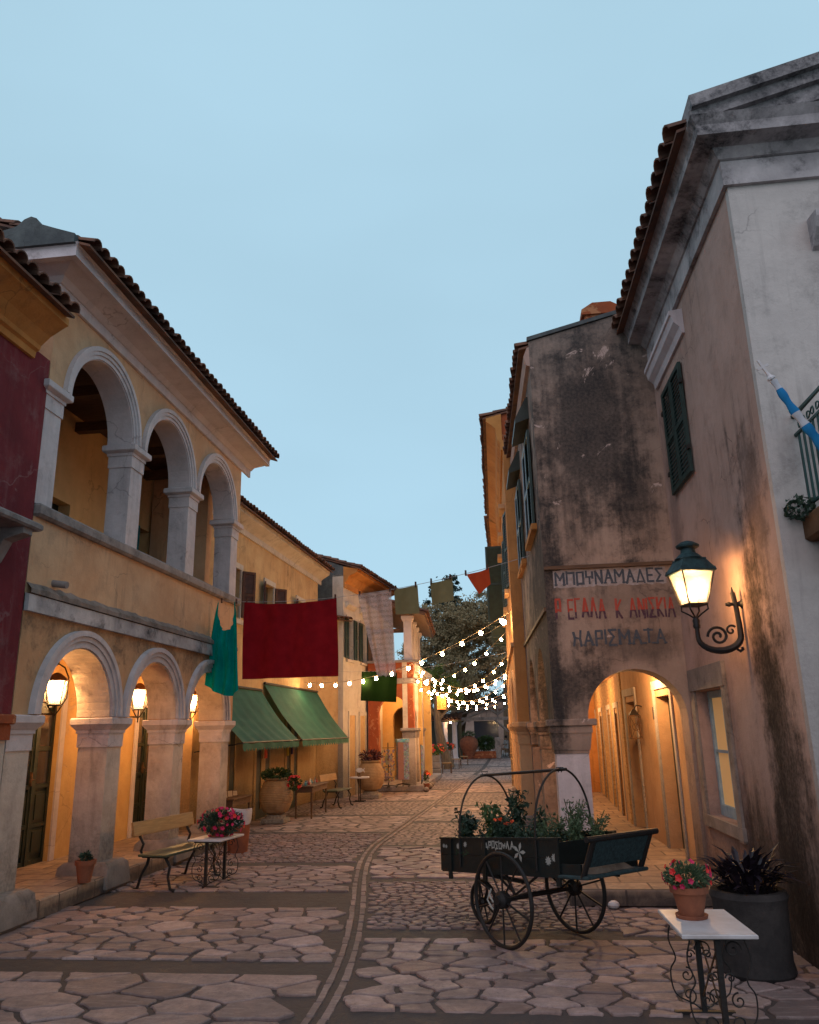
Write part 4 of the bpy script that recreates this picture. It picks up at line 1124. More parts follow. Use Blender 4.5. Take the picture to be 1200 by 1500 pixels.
# ================================================================== RIGHT: soot stained house with painted lettering
TH = thing('lettered_house', 'soot blackened house whose end wall has an arch and three lines of painted Greek letters', 'building', (.53, 10.0, 0))
mb = MB()
archwall(mb, 0, 1.62, 1.9, 7.0, .42, [dict(c=.995, w=1.17, zb=1.9, sp=1.901, rise=.575)], ztop=lambda x: 6.97 + .25 * x)
mb.box(1.58, 1.62, .0, .42, .17, 1.9)
mb.box(1.621, 3.6, .05, .42, .17, 7.4)
mb.build('end_wall', M['tower'], TH)
mb = MB(); mb.prism([(-.02, 6.975), (3.6, 7.87), (3.6, 7.93), (-.02, 7.03)], -.03, .42, axis='y'); mb.build('wall_coping', M['darkstone'], TH)
mb = MB(); mb.box(.0, .385, .0, .42, .17, 1.52); o = mb.build('corner_pier', M['white'], TH)
mb = MB(); mb.box(-.01, .395, -.01, .43, 1.50, 1.54); mb.box(-.02, .405, -.02, .44, 1.54, 1.74, tx=.03, ty=.03); mb.box(-.06, .445, -.06, .48, 1.74, 1.82); mb.box(-.09, .50, -.09, .50, 1.82, 1.9, bev=.01); mb.build('capital', M['tower'], o)
mb = MB(); mb.box(-.05, .43, -.06, .47, 0.172, .42, tx=-.02, ty=-.02, bev=.03); mb.build('plinth', M['stone'], o, True)
mb = MB(); mb.box(.0, 1.6, -.05, -.002, 3.74, 3.785); mb.build('wooden_lath', M['wood'], TH)
TS = rz(-87.6, (-.19 * 0 + -.19 + .19, 0, 0))
TS = rz(-87.6 + 0, (0, 0, 0)) @ Matrix.Translation((-4.5, 0, 0))   # x 0 (far) .. 4.5 (near)
mb = MB(TS)
archwall(mb, 0, 4.5, 1.9, 6.75, .38, [dict(c=2.9 + .15, w=1.5, zb=1.9, sp=1.901, rise=1.0), dict(c=1.2, w=1.5, zb=1.9, sp=1.901, rise=1.0),
          ] , M4=Matrix.Identity(4))
mb.build('street_wall', M['tower'], TH)
for c in (.22, 2.12):
    mb = MB(TS); mb.box(c - .16, c + .16, .0, .38, .17, 1.5); o = mb.build('pier', M['tower'], TH)
    mb = MB(TS); capital(mb, c - .16, c + .16, 0, .38, 1.9, h=.36, out=.07); mb.build('capital', M['tower'], o)
    mb = MB(TS); mb.box(c - .2, c + .2, -.05, .42, .171, .4, bev=.03); mb.build('plinth', M['stone'], o)
mb = MB(TS); mb.box(0, 4.5, -.03, -.002, 3.22, 3.27); mb.build('string_course', M['wood'], TH)
mb = MB(TS); mb.prism([(0, 6.6), (-.05, 6.62), (-.08, 6.75), (-.02, 6.9), (0, 6.9)], 0, 4.5); mb.build('eave', M['gable'], TH)
mb = MB(TS); tiles(mb, .0, 4.5, -.16, 6.88, R(14), 4, seed=51); mb.build('tiled_roof', M['tile'], TH)
for c in (1.0, 3.3):
    mb = MB(TS); mb.box(c - .3, c + .3, -.012, -.002, 4.55, 5.85); w_ = mb.build('window', M['bluesh'], TH)
    louvre(TH, 'shutter', M['bluesh'], TS @ Matrix.Translation((c - .62, -.02, 4.5)), .6, 1.4)
    louvre(TH, 'shutter', M['shutter'], TS @ Matrix.Translation((c + .02, -.02, 4.5)), .6, 1.4)
    mb = MB(TS); mb.box(c - .7, c + .7, -.08, -.002, 4.42, 4.5); mb.build('sill', M['ochre'], TH)
    mb = MB(TS); mb.prism([(0, 6.12), (-.2, 6.05), (-.2, 6.12), (-.03, 6.45), (0, 6.45)], c - .5, c + .5); mb.build('window_canopy', M['greendoor'], TH)
mb = MB(); mb.box(.86, 1.36, .5, 1.0, 7.0, 7.58); mb.prism([(.82, 7.58), (1.40, 7.58), (1.40, 7.66), (1.24, 7.76), (.98, 7.76), (.82, 7.66)], .46, 1.04, axis='y'); mb.build('chimney', M['redold'], TH)
# the passage behind the arches
CF = rz(-88.3, (1.62, .42, 0)) @ Matrix.Translation((-5.2, 0, 0))
mb = MB(CF)
archwall(mb, 0, 5.2, .17, 2.85, .45, [dict(c=4.1, w=.95, zb=.17, sp=2.2, arch=False), dict(c=1.55, w=.95, zb=.17, sp=2.2, arch=False)])
mb.build('passage_wall', M['duskpink'], TH)
for c in (4.1, 1.55):
    mb = MB(CF); a, b = c - .475, c + .475
    mb.box(a - .12, a, -.025, -.002, .172, 2.3); mb.box(b, b + .1, -.025, -.002, .172, 2.3); mb.box(a - .12, b + .1, -.03, -.002, 2.3, 2.42); mb.build('door_surround', M['cream'], TH)
    mb = MB(CF); mb.box(a, b, .165, .20, .17, 2.2); mb.box(a + .07, b - .07, .15, .165, .25, 1.1); mb.box(a + .07, b - .07, .15, .165, 1.2, 2.1)
    mb.build('passage_door', M['greendoor'], TH)
mb = MB(); mb.box(.385, 2.2, .43, 5.2, 2.75, 2.85); mb.build('passage_ceiling', M['duskpink'], TH)

# letters painted on the wall
GL = {
 'Μ': [[(0, 0), (0, 1), (.4, .45), (.8, 1), (.8, 0)]], 'Π': [[(0, 0), (0, 1), (.7, 1), (.7, 0)]], 'Ο': [[(0, 0), (0, 1), (.6, 1), (.6, 0), (0, 0)]],
 'Υ': [[(0, 1), (0, .5), (.6, .5), (.6, 1)], [(.3, .5), (.3, 0)]], 'Ν': [[(0, 0), (0, 1), (.6, 0), (.6, 1)]], 'Α': [[(0, 0), (.35, 1), (.7, 0)], [(.13, .38), (.57, .38)]],
 'Δ': [[(0, 0), (.35, 1), (.7, 0), (0, 0)]], 'Ε': [[(.55, 1), (0, 1), (0, 0), (.55, 0)], [(0, .5), (.45, .5)]], 'Σ': [[(.6, 1), (0, 1), (.4, .5), (0, 0), (.6, 0)]],
 'Ρ': [[(0, 0), (0, 1), (.5, 1), (.5, .45), (0, .45)]], 'Γ': [[(0, 0), (0, 1), (.5, 1)]], 'Λ': [[(0, 0), (.33, 1), (.66, 0)]], 'Κ': [[(0, 0), (0, 1)], [(.55, 1), (.02, .5), (.55, 0)]],
 'Ι': [[(0, 0), (0, 1)]], 'Τ': [[(0, 1), (.7, 1)], [(.35, 1), (.35, 0)]], 'Χ': [[(0, 1), (.1, .55), (.55, .45), (.62, 1)], [(0, 0), (.1, .55)], [(.55, .45), (.62, 0)]], 'Η': [[(0, 0), (0, 1)], [(.55, 0), (.55, 1)], [(0, .5), (.55, .5)]],
}
GW = {k: max(p[0] for s_ in v for p in s_) for k, v in GL.items()}
def lettering(name, txt, parent, M4, width, h, th, m, seed=0, xs=1., label=None, serif=False):
    """painted strokes, 3 mm proud, in the plane y=0 facing -y, starting at x=0"""
    rg = random.Random(seed)
    raw = sum((GW[c] if c != ' ' else .35) for c in txt); gap = .30
    tot = raw + gap * (len(txt) - 1); s_ = width / tot
    mb = MB(M4); x = 0; q = 0
    for c in txt:
        if c == ' ': x += (.35 + gap) * s_; continue
        for st in GL[c]:
            for a, b in zip(st[:-1], st[1:]):
                ja = rg.uniform(-.012, .012)
                A = Vector((x + a[0] * s_, 0, a[1] * h + ja)); B = Vector((x + b[0] * s_, 0, b[1] * h + ja))
                d = B - A; L = d.length; d.normalize(); n = Vector((-d.z, 0, d.x)) * th * rg.uniform(.42, .58)
                A -= d * th * .35; B += d * th * .35
                q += 1; yy = -.003 - .00012 * (q % 29)
                mb.add([(p.x, yy, p.z) for p in (A - n, B - n * rg.uniform(.85, 1.1), B + n, A + n)], [(0, 1, 2, 3)])
        if serif and c in 'ΜΗΑΤ':
            for sx in (0, GW[c]):
                q += 1; ys_ = -.0068 - .00012 * (q % 29)
                mb.add([(x + sx * s_ - th * .8, ys_, -th * .3), (x + sx * s_ + th * .8, ys_, -th * .3), (x + sx * s_ + th * .8, ys_, th * .4), (x + sx * s_ - th * .8, ys_, th * .4)], [(0, 1, 2, 3)])
        x += (GW[c] + gap) * s_
    return mb.build(name, m, parent)
# whitewashed strip behind the first line, ragged edge
mb = MB(); pts = []
N = 34
for i in range(N + 1): pts.append((.11 + 1.39 * i / N, 3.515 + rnd.uniform(-.012, .012)))
for i in range(N, -1, -1): pts.append((.11 + 1.39 * i / N, 3.735 + rnd.uniform(-.010, .006)))
mb.add([(x, -.0015, z) for x, z in pts], [tuple(range(len(pts)))]); mb.build('painted_strip', M['letter_white'], TH)
lettering('painted_letters', 'ΜΠΟΥΝΑΜΑΔΕΣ', TH, Matrix.Translation((.14, 0, 3.545)), 1.32, .155, .025, M['letter_blue'], 3, serif=True)
lettering('painted_letters', 'Ρ ΕΓΑΛΑ', TH, Matrix.Translation((.12, 0, 3.12)), .60, .23, .026, M['letter_red'], 5)
lettering('painted_letters', 'Κ ΑΝΙΣΚΙΑ', TH, Matrix.Translation((.86, 0, 3.10)), .70, .23, .025, M['letter_red'], 6)
lettering('painted_letters', 'ΧΑΡΙΣΜΑΤΑ', TH, Matrix.Translation((.31, 0, 2.78)), 1.1, .165, .028, M['letter_blue'], 8, serif=True)

# ================================================================== RIGHT: ochre arcade house further down
OH = thing('ochre_arcade_house', 'orange lit arcade house with a deep ochre cornice and louvred shutters', 'building', (.14, 14.55, 0), 1.0)
OF = rz(-90) @ Matrix.Translation((-7.4, 0, 0))
mb = MB(OF)
archwall(mb, 0, 7.4, 1.92, 7.25, .4, [dict(c=c, w=1.75, zb=1.92, sp=1.921, rise=.95) for c in (1.25, 3.65, 6.05)])
mb.build('street_wall', M['orangewall'], OH)
mb = MB(); mb.box(.402, 3.2, .05, .3, 2.9, 7.25); mb.box(1.9, 3.2, .0, .3, .17, 2.9); mb.prism([(.0, 7.25), (3.2, 7.25), (3.2, 8.7), (.0, 7.8)], .05, .3, axis='y')
mb.build('gable_wall', M['redold'], OH)
for c in (.19, 2.45, 4.85, 7.2):
    mb = MB(OF); mb.box(c - .19, c + .19, .0, .4, .17, 1.55); o = mb.build('pier', M['duskpink'], OH)
    mb = MB(OF); capital(mb, c - .19, c + .19, 0, .4, 1.92, h=.38, out=.1); mb.build('capital', M['duskpink'], o)
    mb = MB(OF); mb.box(c - .24, c + .24, -.05, .45, .171, .36, bev=.02); mb.build('plinth', M['stone'], o)
for c in (1.25, 3.65, 6.05):
    mb = MB(OF); ring(mb, c, 1.93, .88, .98, 0, -.04, M4=Matrix.Identity(4)); mb.build('arch_moulding', M['duskpink'], OH)
mb = MB(OF); mb.box(0, 7.4, -.05, -.002, 3.25, 3.32); mb.build('string_course', M['duskpink'], OH)
mb = MB(OF)
mb.prism([(0, 7.05), (-.04, 7.05), (-.04, 7.2), (-.10, 7.28), (-.12, 7.5), (-.2, 7.58), (-.30, 7.66), (-.30, 7.75), (0, 7.8)], 0, 7.4); mb.build('cornice', M['ochre'], OH)
mb = MB(OF); tiles(mb, 0, 7.4, -.38, 7.74, R(14), 5, seed=61); mb.build('tiled_roof', M['tile'], OH)
for c in (1.25, 3.65, 6.05):
    louvre(OH, 'shutter', M['shutter'], OF @ Matrix.Translation((c - .3, -.02, 4.5)) @ rz(-8) @ Matrix.Translation((-.5, 0, 0)), .5, 1.5)
    louvre(OH, 'shutter', M['shutter'], OF @ Matrix.Translation((c + .3, -.02, 4.5)) @ rz(8), .5, 1.5)
    mb = MB(OF); mb.box(c - .35, c + .35, -.09, -.002, 4.4, 4.48); mb.box(c - .35, c + .35, -.13, -.002, 6.15, 6.24); mb.box(c - .29, c + .29, -.008, -.002, 4.5, 6.0); mb.build('window', M['duskpink'], OH)
mb = MB(rz(-93.2, (1.86, .3, 0)) @ Matrix.Translation((-9, 0, 0)))
archwall(mb, 0, 9, .17, 2.85, .5, [dict(c=c, w=.75, zb=.17, sp=2.05, arch=False) for c in (8.0, 6.2, 3.8, 1.4)])
mb.build('passage_wall', M['masonry'], OH)
for c in (8.0, 6.2, 3.8, 1.4):
    mb = MB(rz(-93.2, (1.86, .3, 0)) @ Matrix.Translation((-9, 0, 0))); mb.box(c - .5, c - .375, -.02, -.002, .171, 2.15); mb.box(c + .375, c + .5, -.02, -.002, .171, 2.15); mb.box(c - .5, c + .5, -.025, -.002, 2.15, 2.25); o = mb.build('door_surround', M['cream'], OH)
    mb = MB(rz(-93.2, (1.86, .3, 0)) @ Matrix.Translation((-9, 0, 0))); mb.box(c - .375, c + .375, .3, .34, .17, 2.05); mb.build('passage_door', M['wood'], OH)
mb = MB(); mb.box(.4, 2.0, .3, 9, 2.75, 2.85); mb.build('passage_ceiling', M['duskpink'], OH)
mb = MB(); mb.box(-.02, 3.0, 9, 9.2, .17, 3.2); mb.build('passage_end_wall', M['masonry'], OH)

SHH = thing('shuttered_house', 'far right house with dark louvred shutters standing open over the street', 'building', (.05, 22.1, 0))
SX = rz(-90) @ Matrix.Translation((-9, 0, 0))
mb = MB(SX); mb.box(0, 9, .0, 4, .003, 7.6); mb.build('wall', M['orangewall'], SHH)
mb = MB(SX); mb.prism([(0, 7.3), (-.1, 7.35), (-.15, 7.5), (-.35, 7.6), (-.35, 7.7), (0, 7.75)], 0, 9.05); mb.build('cornice', M['ochre'], SHH)
mb = MB(SX); tiles(mb, 0, 9, -.45, 7.7, R(16), 4, seed=71); mb.build('tiled_roof', M['tile'], SHH)
for y, h in ((2.2, 2.0), (4.2, 2.2), (7.9, 2.2)):
    louvre(SHH, 'shutter', M['shutter'], SX @ Matrix.Translation((y, -.01, 4.7)) @ rz(-85), .5, h)
    louvre(SHH, 'shutter', M['shutter'], SX @ Matrix.Translation((y + .95, -.01, 4.7)) @ rz(-95), .5, h)
    mb = MB(SX); mb.box(y, y + .95, -.015, -.002, 4.7, 4.7 + h); mb.build('window', M['greendoor'], SHH)

# ================================================================== LAMPS
def lantern(parent, M4, s=1., glow='glasslamp', frame='iron', h=.30, w0=.09, w1=.14, flame=True):
    """tapered four-sided lantern, bottom at z=0 (local), widening upwards"""
    fr = MB(M4)
    for sx in (-1, 1):
        for sy in (-1, 1):
            fr.tube([(sx * w0, sy * w0, 0), (sx * w1, sy * w1, h)], .008, 5)
    for z, w in ((0, w0), (h, w1)):
        fr.tube([(-w, -w, z), (w, -w, z), (w, w, z), (-w, w, z)], .009, 5, closed=True)
    fr.box(-w0, w0, -w0, w0, -.015, 0)
    fr.build('lamp_frame', M[frame], parent)
    g = MB(M4); a, b = w0 - .012, w1 - .012
    vs = [(-a, -a, .01), (a, -a, .01), (a, a, .01), (-a, a, .01), (-b, -b, h - .01), (b, -b, h - .01), (b, b, h - .01), (-b, b, h - .01)]
    g.add(vs, [(0, 1, 5, 4), (1, 2, 6, 5), (2, 3, 7, 6), (3, 0, 4, 7)])
    g.build('lamp_glass', M[glow], parent)
# translucent warm glass : lets the lamp light out
m, t, b = nodes('warm_opal_glass'); g_ = NG(t)
tp = g_.n('ShaderNodeBsdfTransparent'); tp.inputs[0].default_value = (1, .93, .8, 1)
em = g_.n('ShaderNodeEmission'); em.inputs[0].default_value = (1, .60, .30, 1); em.inputs[1].default_value = .5
ds = g_.n('ShaderNodeBsdfTranslucent'); ds.inputs[0].default_value = (.16, .15, .13, 1)
ms = g_.n('ShaderNodeAddShader'); mx = g_.n('ShaderNodeMixShader'); mx.inputs[0].default_value = .55
g_.l(em.outputs[0], ms.inputs[0]); g_.l(ds.outputs[0], ms.inputs[1])
g_.l(tp.outputs[0], mx.inputs[1]); g_.l(ms.outputs[0], mx.inputs[2]); g_.l(mx.outputs[0], t.nodes['Material Output'].inputs[0])
M['glasslamp'] = m

WL = thing('wall_lantern', 'large verdigris topped wall lantern on a scrolled iron bracket beside the painted letters', 'wall lamp', (2.19, 7.55, 0))
LX, LY = -.43, .0
LM = Matrix.Translation((LX, LY, 2.88)) @ rz(14) @ Matrix.Scale(.94, 4)
lantern(WL, LM, h=.32, w0=.095, w1=.165)
mb = MB(LM); mb.lathe([(.255, .315), (.262, .325), (.255, .34), (.17, .44), (.175, .45), (.165, .46)], 4, sq=True)
mb.lathe([(.14, .46), (.10, .50), (.075, .52), (.07, .56), (.11, .58), (.115, .60), (.06, .635), (.03, .645)], 16)
for sx in (-1, 1):
    for sy in (-1, 1): mb.ball((sx * .17, sy * .17, .35), .012, 5)
mb.build('lamp_roof', M['copper'], WL)
mb = MB(LM); mb.ball((0, 0, .10), .05, 8, sz=1.4); mb.build('bulb', M['flame'], WL)
lamp((LX, LY, 3.02), 125, (1, .54, .21), .07, WL)
mb = MB(Matrix.Translation((LX, LY, 0)))
for k in range(4):
    a = R(14 + 45 + 90 * k); c_, s_ = math.cos(a), math.sin(a)
    mb.tube([(c_ * .12, s_ * .12, 2.87), (c_ * .125, s_ * .125, 2.83), (c_ * .06, s_ * .06, 2.79), (c_ * .02, s_ * .02, 2.76)], .008, 6)
mb.lathe([(.03, 2.66), (.035, 2.68), (.03, 2.70), (.034, 2.73), (.022, 2.76)], 12)
# main U-shaped arm
arm = [(0, 0, 2.67)]
for i in range(15):
    a = PI + PI * i / 14
    arm.append((.19 + .19 * math.cos(a), 0, 2.58 + .13 * math.sin(a)))
arm += [(.38, 0, 2.68), (.37, 0, 2.85), (.355, 0, 2.98)]
mb.tube(arm, [.020] + [.022 + .01 * math.sin(PI * i / 17) for i in range(18)], 8)
mb.tube([(.355, 0, 2.96), (.352, 0, 3.03)], [.02, .004], 8)
def spiral(cx, cz, r, a0, turns, dirn=1, n=26, end=.15):
    return [(cx + r * (1 - (1 - end) * i / n) * math.cos(a0 + dirn * turns * 2 * PI * i / n), 0, cz + r * (1 - (1 - end) * i / n) * math.sin(a0 + dirn * turns * 2 * PI * i / n)) for i in range(n + 1)]
mb.tube(spiral(.18, 2.58, .095, PI * 1.0, 1.6, -1), .013, 7)
mb.tube(spiral(.30, 2.63, .05, PI * .2, 1.1, 1), .010, 6)
mb.tube([(.33, 0, 2.52), (.33, 0, 2.46), (.36, 0, 2.44), (.385, 0, 2.455), (.375, 0, 2.475)], .014, 6)
mb.tube([(.28, 0, 2.87), (.44, 0, 2.87)], .016, 8)
mb.ball((.31, 0, 2.87), .024, 7); mb.ball((.405, 0, 2.87), .026, 7)
mb.lathe([(.05, 0), (.055, .01), (.03, .03), (.02, .04)], 14, Matrix.Translation((.44, 0, 2.87)) @ Matrix.Rotation(-PI / 2, 4, 'Y'))
mb.box(.425, .435, -.035, .035, 2.74, 3.0)
mb.build('scroll_bracket', M['iron'], WL, True)

labs = ['hanging wall lantern glowing in the nearest left arch, beside the green door', 'glowing hanging lantern in the middle arch of the left arcade', 'glowing hanging lantern in the third arch beside the teal cloth']
AL = None
for i, (y, x) in enumerate(((9.62, -5.72), (12.0, -5.74), (14.05, -5.72))):
    if AL is None:
        AL = thing('arcade_lantern', labs[0], 'lantern', (x, y, 0), group='lanterns of the left arcade')
        lantern(AL, Matrix.Translation((0, 0, 2.22)) @ rz(20), h=.30, w0=.075, w1=.118)
        mb = MB(Matrix.Translation((0, 0, 2.22)) @ rz(20)); mb.lathe([(.19, .30), (.18, .315), (.05, .39), (.02, .40)], 4, sq=True); mb.build('lamp_roof', M['rust'], AL)
        mb = MB(); mb.ball((0, 0, 2.34), .035, 8, sz=1.6); mb.build('bulb', M['flame'], AL)
        mb = MB(); mb.tube([(-.16, 0, 2.42), (-.155, 0, 2.55), (-.09, 0, 2.68), (0, 0, 2.73), (.09, 0, 2.68), (.155, 0, 2.55), (.16, 0, 2.42)][1:-1], .010, 6)
        mb.tube([(0, 0, 2.73), (0, 0, 2.95)], .010, 6); mb.tube([(-.155, 0, 2.56), (-.15, 0, 2.3), (-.05, 0, 2.14), (0, 0, 2.08)], .009, 6); mb.tube([(.155, 0, 2.56), (.15, 0, 2.3), (.05, 0, 2.14), (0, 0, 2.08)], .009, 6)
        mb.tube([(0, 0, 2.02), (0, 0, 2.21)], .012, 6)
        mb.tube([(0, 0, 2.10), (-.30, 0, 2.12), (-.42, 0, 2.2), (-.45, 0, 2.38), (-.45, 0, 2.62)], .011, 6)
        mb.tube([(-.56, 0, 2.5), (-.19, 0, 2.5)], .009, 6); mb.box(-.58, -.565, -.03, .03, 2.3, 2.7)
        mb.tube([(-.56, 0, 2.35), (-.45, 0, 2.38)], .009, 6)
        mb.build('hanger', M['iron'], AL, True)
        lamp((0, 0, 2.40), 200, (1, .56, .23), .06, AL)
    else:
        dup(AL, (x, y, 0), 0, labs[i])

CL = thing('ceiling_lamp', 'square glowing lamp under the ceiling of the right passage', 'lamp', (1.62, 11.6, 2.75))
mb = MB(); mb.box(-.12, .12, -.12, .12, -.03, 0); mb.tube([(-.11, -.11, -.13), (.11, -.11, -.13), (.11, .11, -.13), (-.11, .11, -.13)], .01, 5, closed=True); mb.build('lamp_frame', M['iron'], CL)
mb = MB(); mb.box(-.1, .1, -.1, .1, -.125, -.031); mb.build('lamp_glass', M['glasslamp'], CL)
lamp((0, 0, -.25), 120, (1, .58, .25), .08, CL)
for y, l_ in ((16.8, 'lamp farther along the right passage, beyond the ochre arches'), (20.5, 'lamp at the far end of the right passage')):
    c = dup(CL, (1.1, y, 2.75), 0, l_)
# unlit iron lantern
IL = thing('iron_lantern', 'small unlit rusty iron lantern with crossed bars on the passage wall', 'lantern', (1.94, 13.1, 1.62))
mb = MB()
for sx in (-1, 1):
    for sy in (-1, 1): mb.tube([(sx * .08, sy * .08, 0), (sx * .08, sy * .08, .34)], .009, 5)
for z in (0, .34): mb.tube([(-.08, -.08, z), (.08, -.08, z), (.08, .08, z), (-.08, .08, z)], .01, 5, closed=True)
mb.tube([(-.08, -.08, 0), (.08, -.08, .34)], .006, 5); mb.tube([(.08, -.08, 0), (-.08, -.08, .34)], .006, 5)
mb.tube([(-.08, -.08, 0), (-.08, .08, .34)], .006, 5); mb.tube([(-.08, .08, 0), (-.08, -.08, .34)], .006, 5)
mb.tube([(.05 * math.cos(a / 6 * PI), -.08, .17 + .05 * math.sin(a / 6 * PI)) for a in range(12)], .006, 5, closed=True)
mb.build('lamp_frame', M['rust'], IL)
mb = MB(); mb.lathe([(.12, .34), (.05, .42), (.02, .44)], 4, sq=True); mb.tube([(0, 0, .43), (.05, 0, .50), (.20, 0, .46)], .009, 5); mb.build('lamp_roof', M['iron'], IL)
# plates for house number
mb = MB(); mb.box(-.006, 0, -.05, .05, -.09, .09); mb.box(-.009, -.006, -.025, .025, -.05, .05)
o = mb.build('wall_plate', M['iron'], None); o.location = (2.08, 12.15, 1.98); tag(o, 'small dark metal plate on the apricot passage wall', 'wall plate')

HL = thing('hanging_lantern', 'yellow perforated square lantern hanging from a bracket at the old red house', 'lantern', (-2.32, 28, 0))
def perforated():
    m, t, b = nodes('perforated_yellow_shade'); g = NG(t)
    v = g.n('ShaderNodeTexVoronoi'); v.inputs['Scale'].default_value = 24; g.l(g.coord(), v.inputs[0])
    c = g.mix(g.rng(v.outputs[0], .2, .35), (1., .55, .14), (.5, .16, .02))
    g.l(c, b.inputs['Base Color']); g.l(c, b.inputs['Emission Color']); b.inputs['Emission Strength'].default_value = .75
    return m
mb = MB(); mb.box(-.16, .16, -.16, .16, 2.5, 2.98); mb.build('lamp_shade', perforated(), HL)
mb = MB()
for sx in (-1, 1):
    for sy in (-1, 1): mb.tube([(sx * .165, sy * .165, 2.48), (sx * .165, sy * .165, 3.0)], .012, 5)
mb.lathe([(.23, 2.98), (.1, 3.06), (.02, 3.1)], 4, sq=True); mb.tube([(0, 0, 3.1), (0, 0, 3.3), (-.7, 0, 3.35)], .012, 5); mb.lathe([(.03, 2.38), (.1, 2.44), (.2, 2.5)], 8)
mb.build('lamp_frame', M['iron'], HL)

# ================================================================== FESTOON LIGHTS
ST = []
strands = [((-5.4, 21.0, 3.12), (.12, 15.2, 3.98), .42, 13, 'nearest string of warm bulbs, rising to the right wall'),
           ((-3.0, 25.6, 3.42), (.02, 18.6, 4.0), .42, 9, 'second string of warm bulbs from the red house'),
           ((-2.95, 25.9, 3.2), (.05, 23.5, 3.45), .40, 10, 'string of warm bulbs starting low on the red house corner'),
           ((-3.0, 27.2, 3.9), (.02, 27.5, 3.6), .60, 10, 'string of warm bulbs level with the hanging yellow lantern'),
           ((-2.95, 26.2, 3.75), (.0, 21.5, 3.7), .75, 11, 'deeply sagging string of warm bulbs behind the nearest one'),
           ((-3.0, 28.5, 3.6), (-.0, 25.5, 3.3), .72, 11, 'string of warm bulbs beyond the red terrace corner'),
           ((-3.1, 31.0, 3.3), (.0, 29.5, 3.1), .38, 8, 'string of warm bulbs in front of the tree trunk'),
           ((-3.4, 34.0, 3.5), (.0, 33.0, 3.2), .55, 9, 'string of warm bulbs over the wooden chairs'),
           ((-4.0, 39.0, 3.5), (.0, 38.0, 3.1), .5, 9, 'farthest string of warm bulbs, before the pavilion')]
bulb_proto = None
for a, b, sag, n, lab in strands:
    T_ = thing('string_lights', lab, 'string lights', a, group='strings of warm bulbs across the street')
    A, B = Vector(a), Vector(b); D = B - A
    def P(t): p = D * t; return (p.x, p.y, p.z - sag * 4 * t * (1 - t))
    mb = MB(); mb.tube([P(i / 40) for i in range(41)], .007, 5); mb.build('cable', M['cable'], T_)
    for i in range(n):
        t_ = (i + .5 + rnd.uniform(-.14, .14)) / n; p = P(t_); rb = .05 + .0006 * (A.y + D.y * t_)
        if bulb_proto is None:
            mb = MB(); mb.lathe([(.006, -.108), (.025, -.097), (.036, -.074), (.034, -.050), (.021, -.03), (.014, -.02)], 12)
            bulb_proto = mb.build('bulb', M['bulb'], T_, True)
            mb = MB(); mb.lathe([(.02, -.028), (.02, .012), (.008, .02)], 8); sk = mb.build('socket', M['iron'], bulb_proto)
            bulb_proto.location = p
        else:
            o = bulb_proto.copy(); col.objects.link(o); o.parent = T_; o.location = p
            k_ = sk.copy(); col.objects.link(k_); k_.parent = o
            o.scale = (1.0 if A.y < 22 else .9,) * 3
# bare bulb on the right wall
o = bulb_proto.copy(); col.objects.link(o); o.parent = None; o.name = 'wall_bulb'; o.location = (-.02, 15.1, 3.85); o.scale = (1.3,) * 3
k_ = sk.copy(); col.objects.link(k_); k_.parent = o
tag(o, 'bare glowing bulb beside the ochre wall where the nearest string of lights ends', 'light bulb')

# ================================================================== WASHING
LA, LB, LS = Vector((-5.02, 13.25, 4.09)), Vector((.40, 11.2, 4.20)), .23
def LP(t): p = LA.lerp(LB, t); return Vector((p.x, p.y, p.z - LS * 4 * t * (1 - t)))
mb = MB(); mb.tube([tuple(LP(i / 60)) for i in range(61)], .004, 5)
tag(mb.build('washing_line', M['rope']), 'thin washing line stretched across the street with coloured cloths', 'washing line')
def tx(x):           # parameter of the line at world x
    return (x - LA.x) / (LB.x - LA.x)
ldir = (LB - LA).normalized(); lnorm = Vector((ldir.y, -ldir.x, 0)).normalized()
def hang(name, label, x0, x1, z0l, z0r, m, seed, group='cloths pegged to the washing line', bot=None, sagtop=.0, wav=.02, nx=40, nz=30, folds=5, edge=None):
    t0, t1 = tx(x0), tx(x1)
    mb = MB(); vs = []; rg = random.Random(seed); ph = rg.uniform(0, 6)
    for i in range(nx + 1):
        u = i / nx; top = LP(t0 + (t1 - t0) * u); top.z -= sagtop * 4 * u * (1 - u) + .008
        zb = (z0l + (z0r - z0l) * u)
        if bot: zb = bot(u)
        for j in range(nz + 1):
            v = j / nz; z = top.z + (zb - top.z) * v
            d = wav * (.25 + v) * math.sin(folds * 2 * PI * u + ph + 1.2 * v) + wav * .5 * math.sin(2.3 * folds * PI * u + 3 * v + ph)
            e = edge(u, v) if edge else 0
            q = top + lnorm * d + ldir * e
            vs.append((q.x, q.y, z))
    fs = []
    for i in range(nx):
        for j in range(nz):
            a = i * (nz + 1) + j; fs.append((a, a + 1, a + nz + 2, a + nz + 1))
    c0 = LP((t0 + t1) / 2)
    mb.add([(a - c0.x, b - c0.y, c - c0.z) for a, b, c in vs], fs)
    o = mb.build(name, m, None, True); o.location = c0
    tag(o, label, 'cloth', group)
    return o
hang('hanging_cloth', 'large crimson rectangular cloth hanging on the washing line', -4.42, -2.67, 2.70, 2.66, M['red_cloth'], 1, wav=.05, folds=2.7, sagtop=.035, edge=lambda u, v: .02 * v)
hang('hanging_cloth', 'khaki square cloth pegged next to the white lace curtain', -1.68, -1.30, 3.54, 3.52, M['olive_cloth'], 4, edge=lambda u, v: .02 * v, wav=.012, folds=1.2)
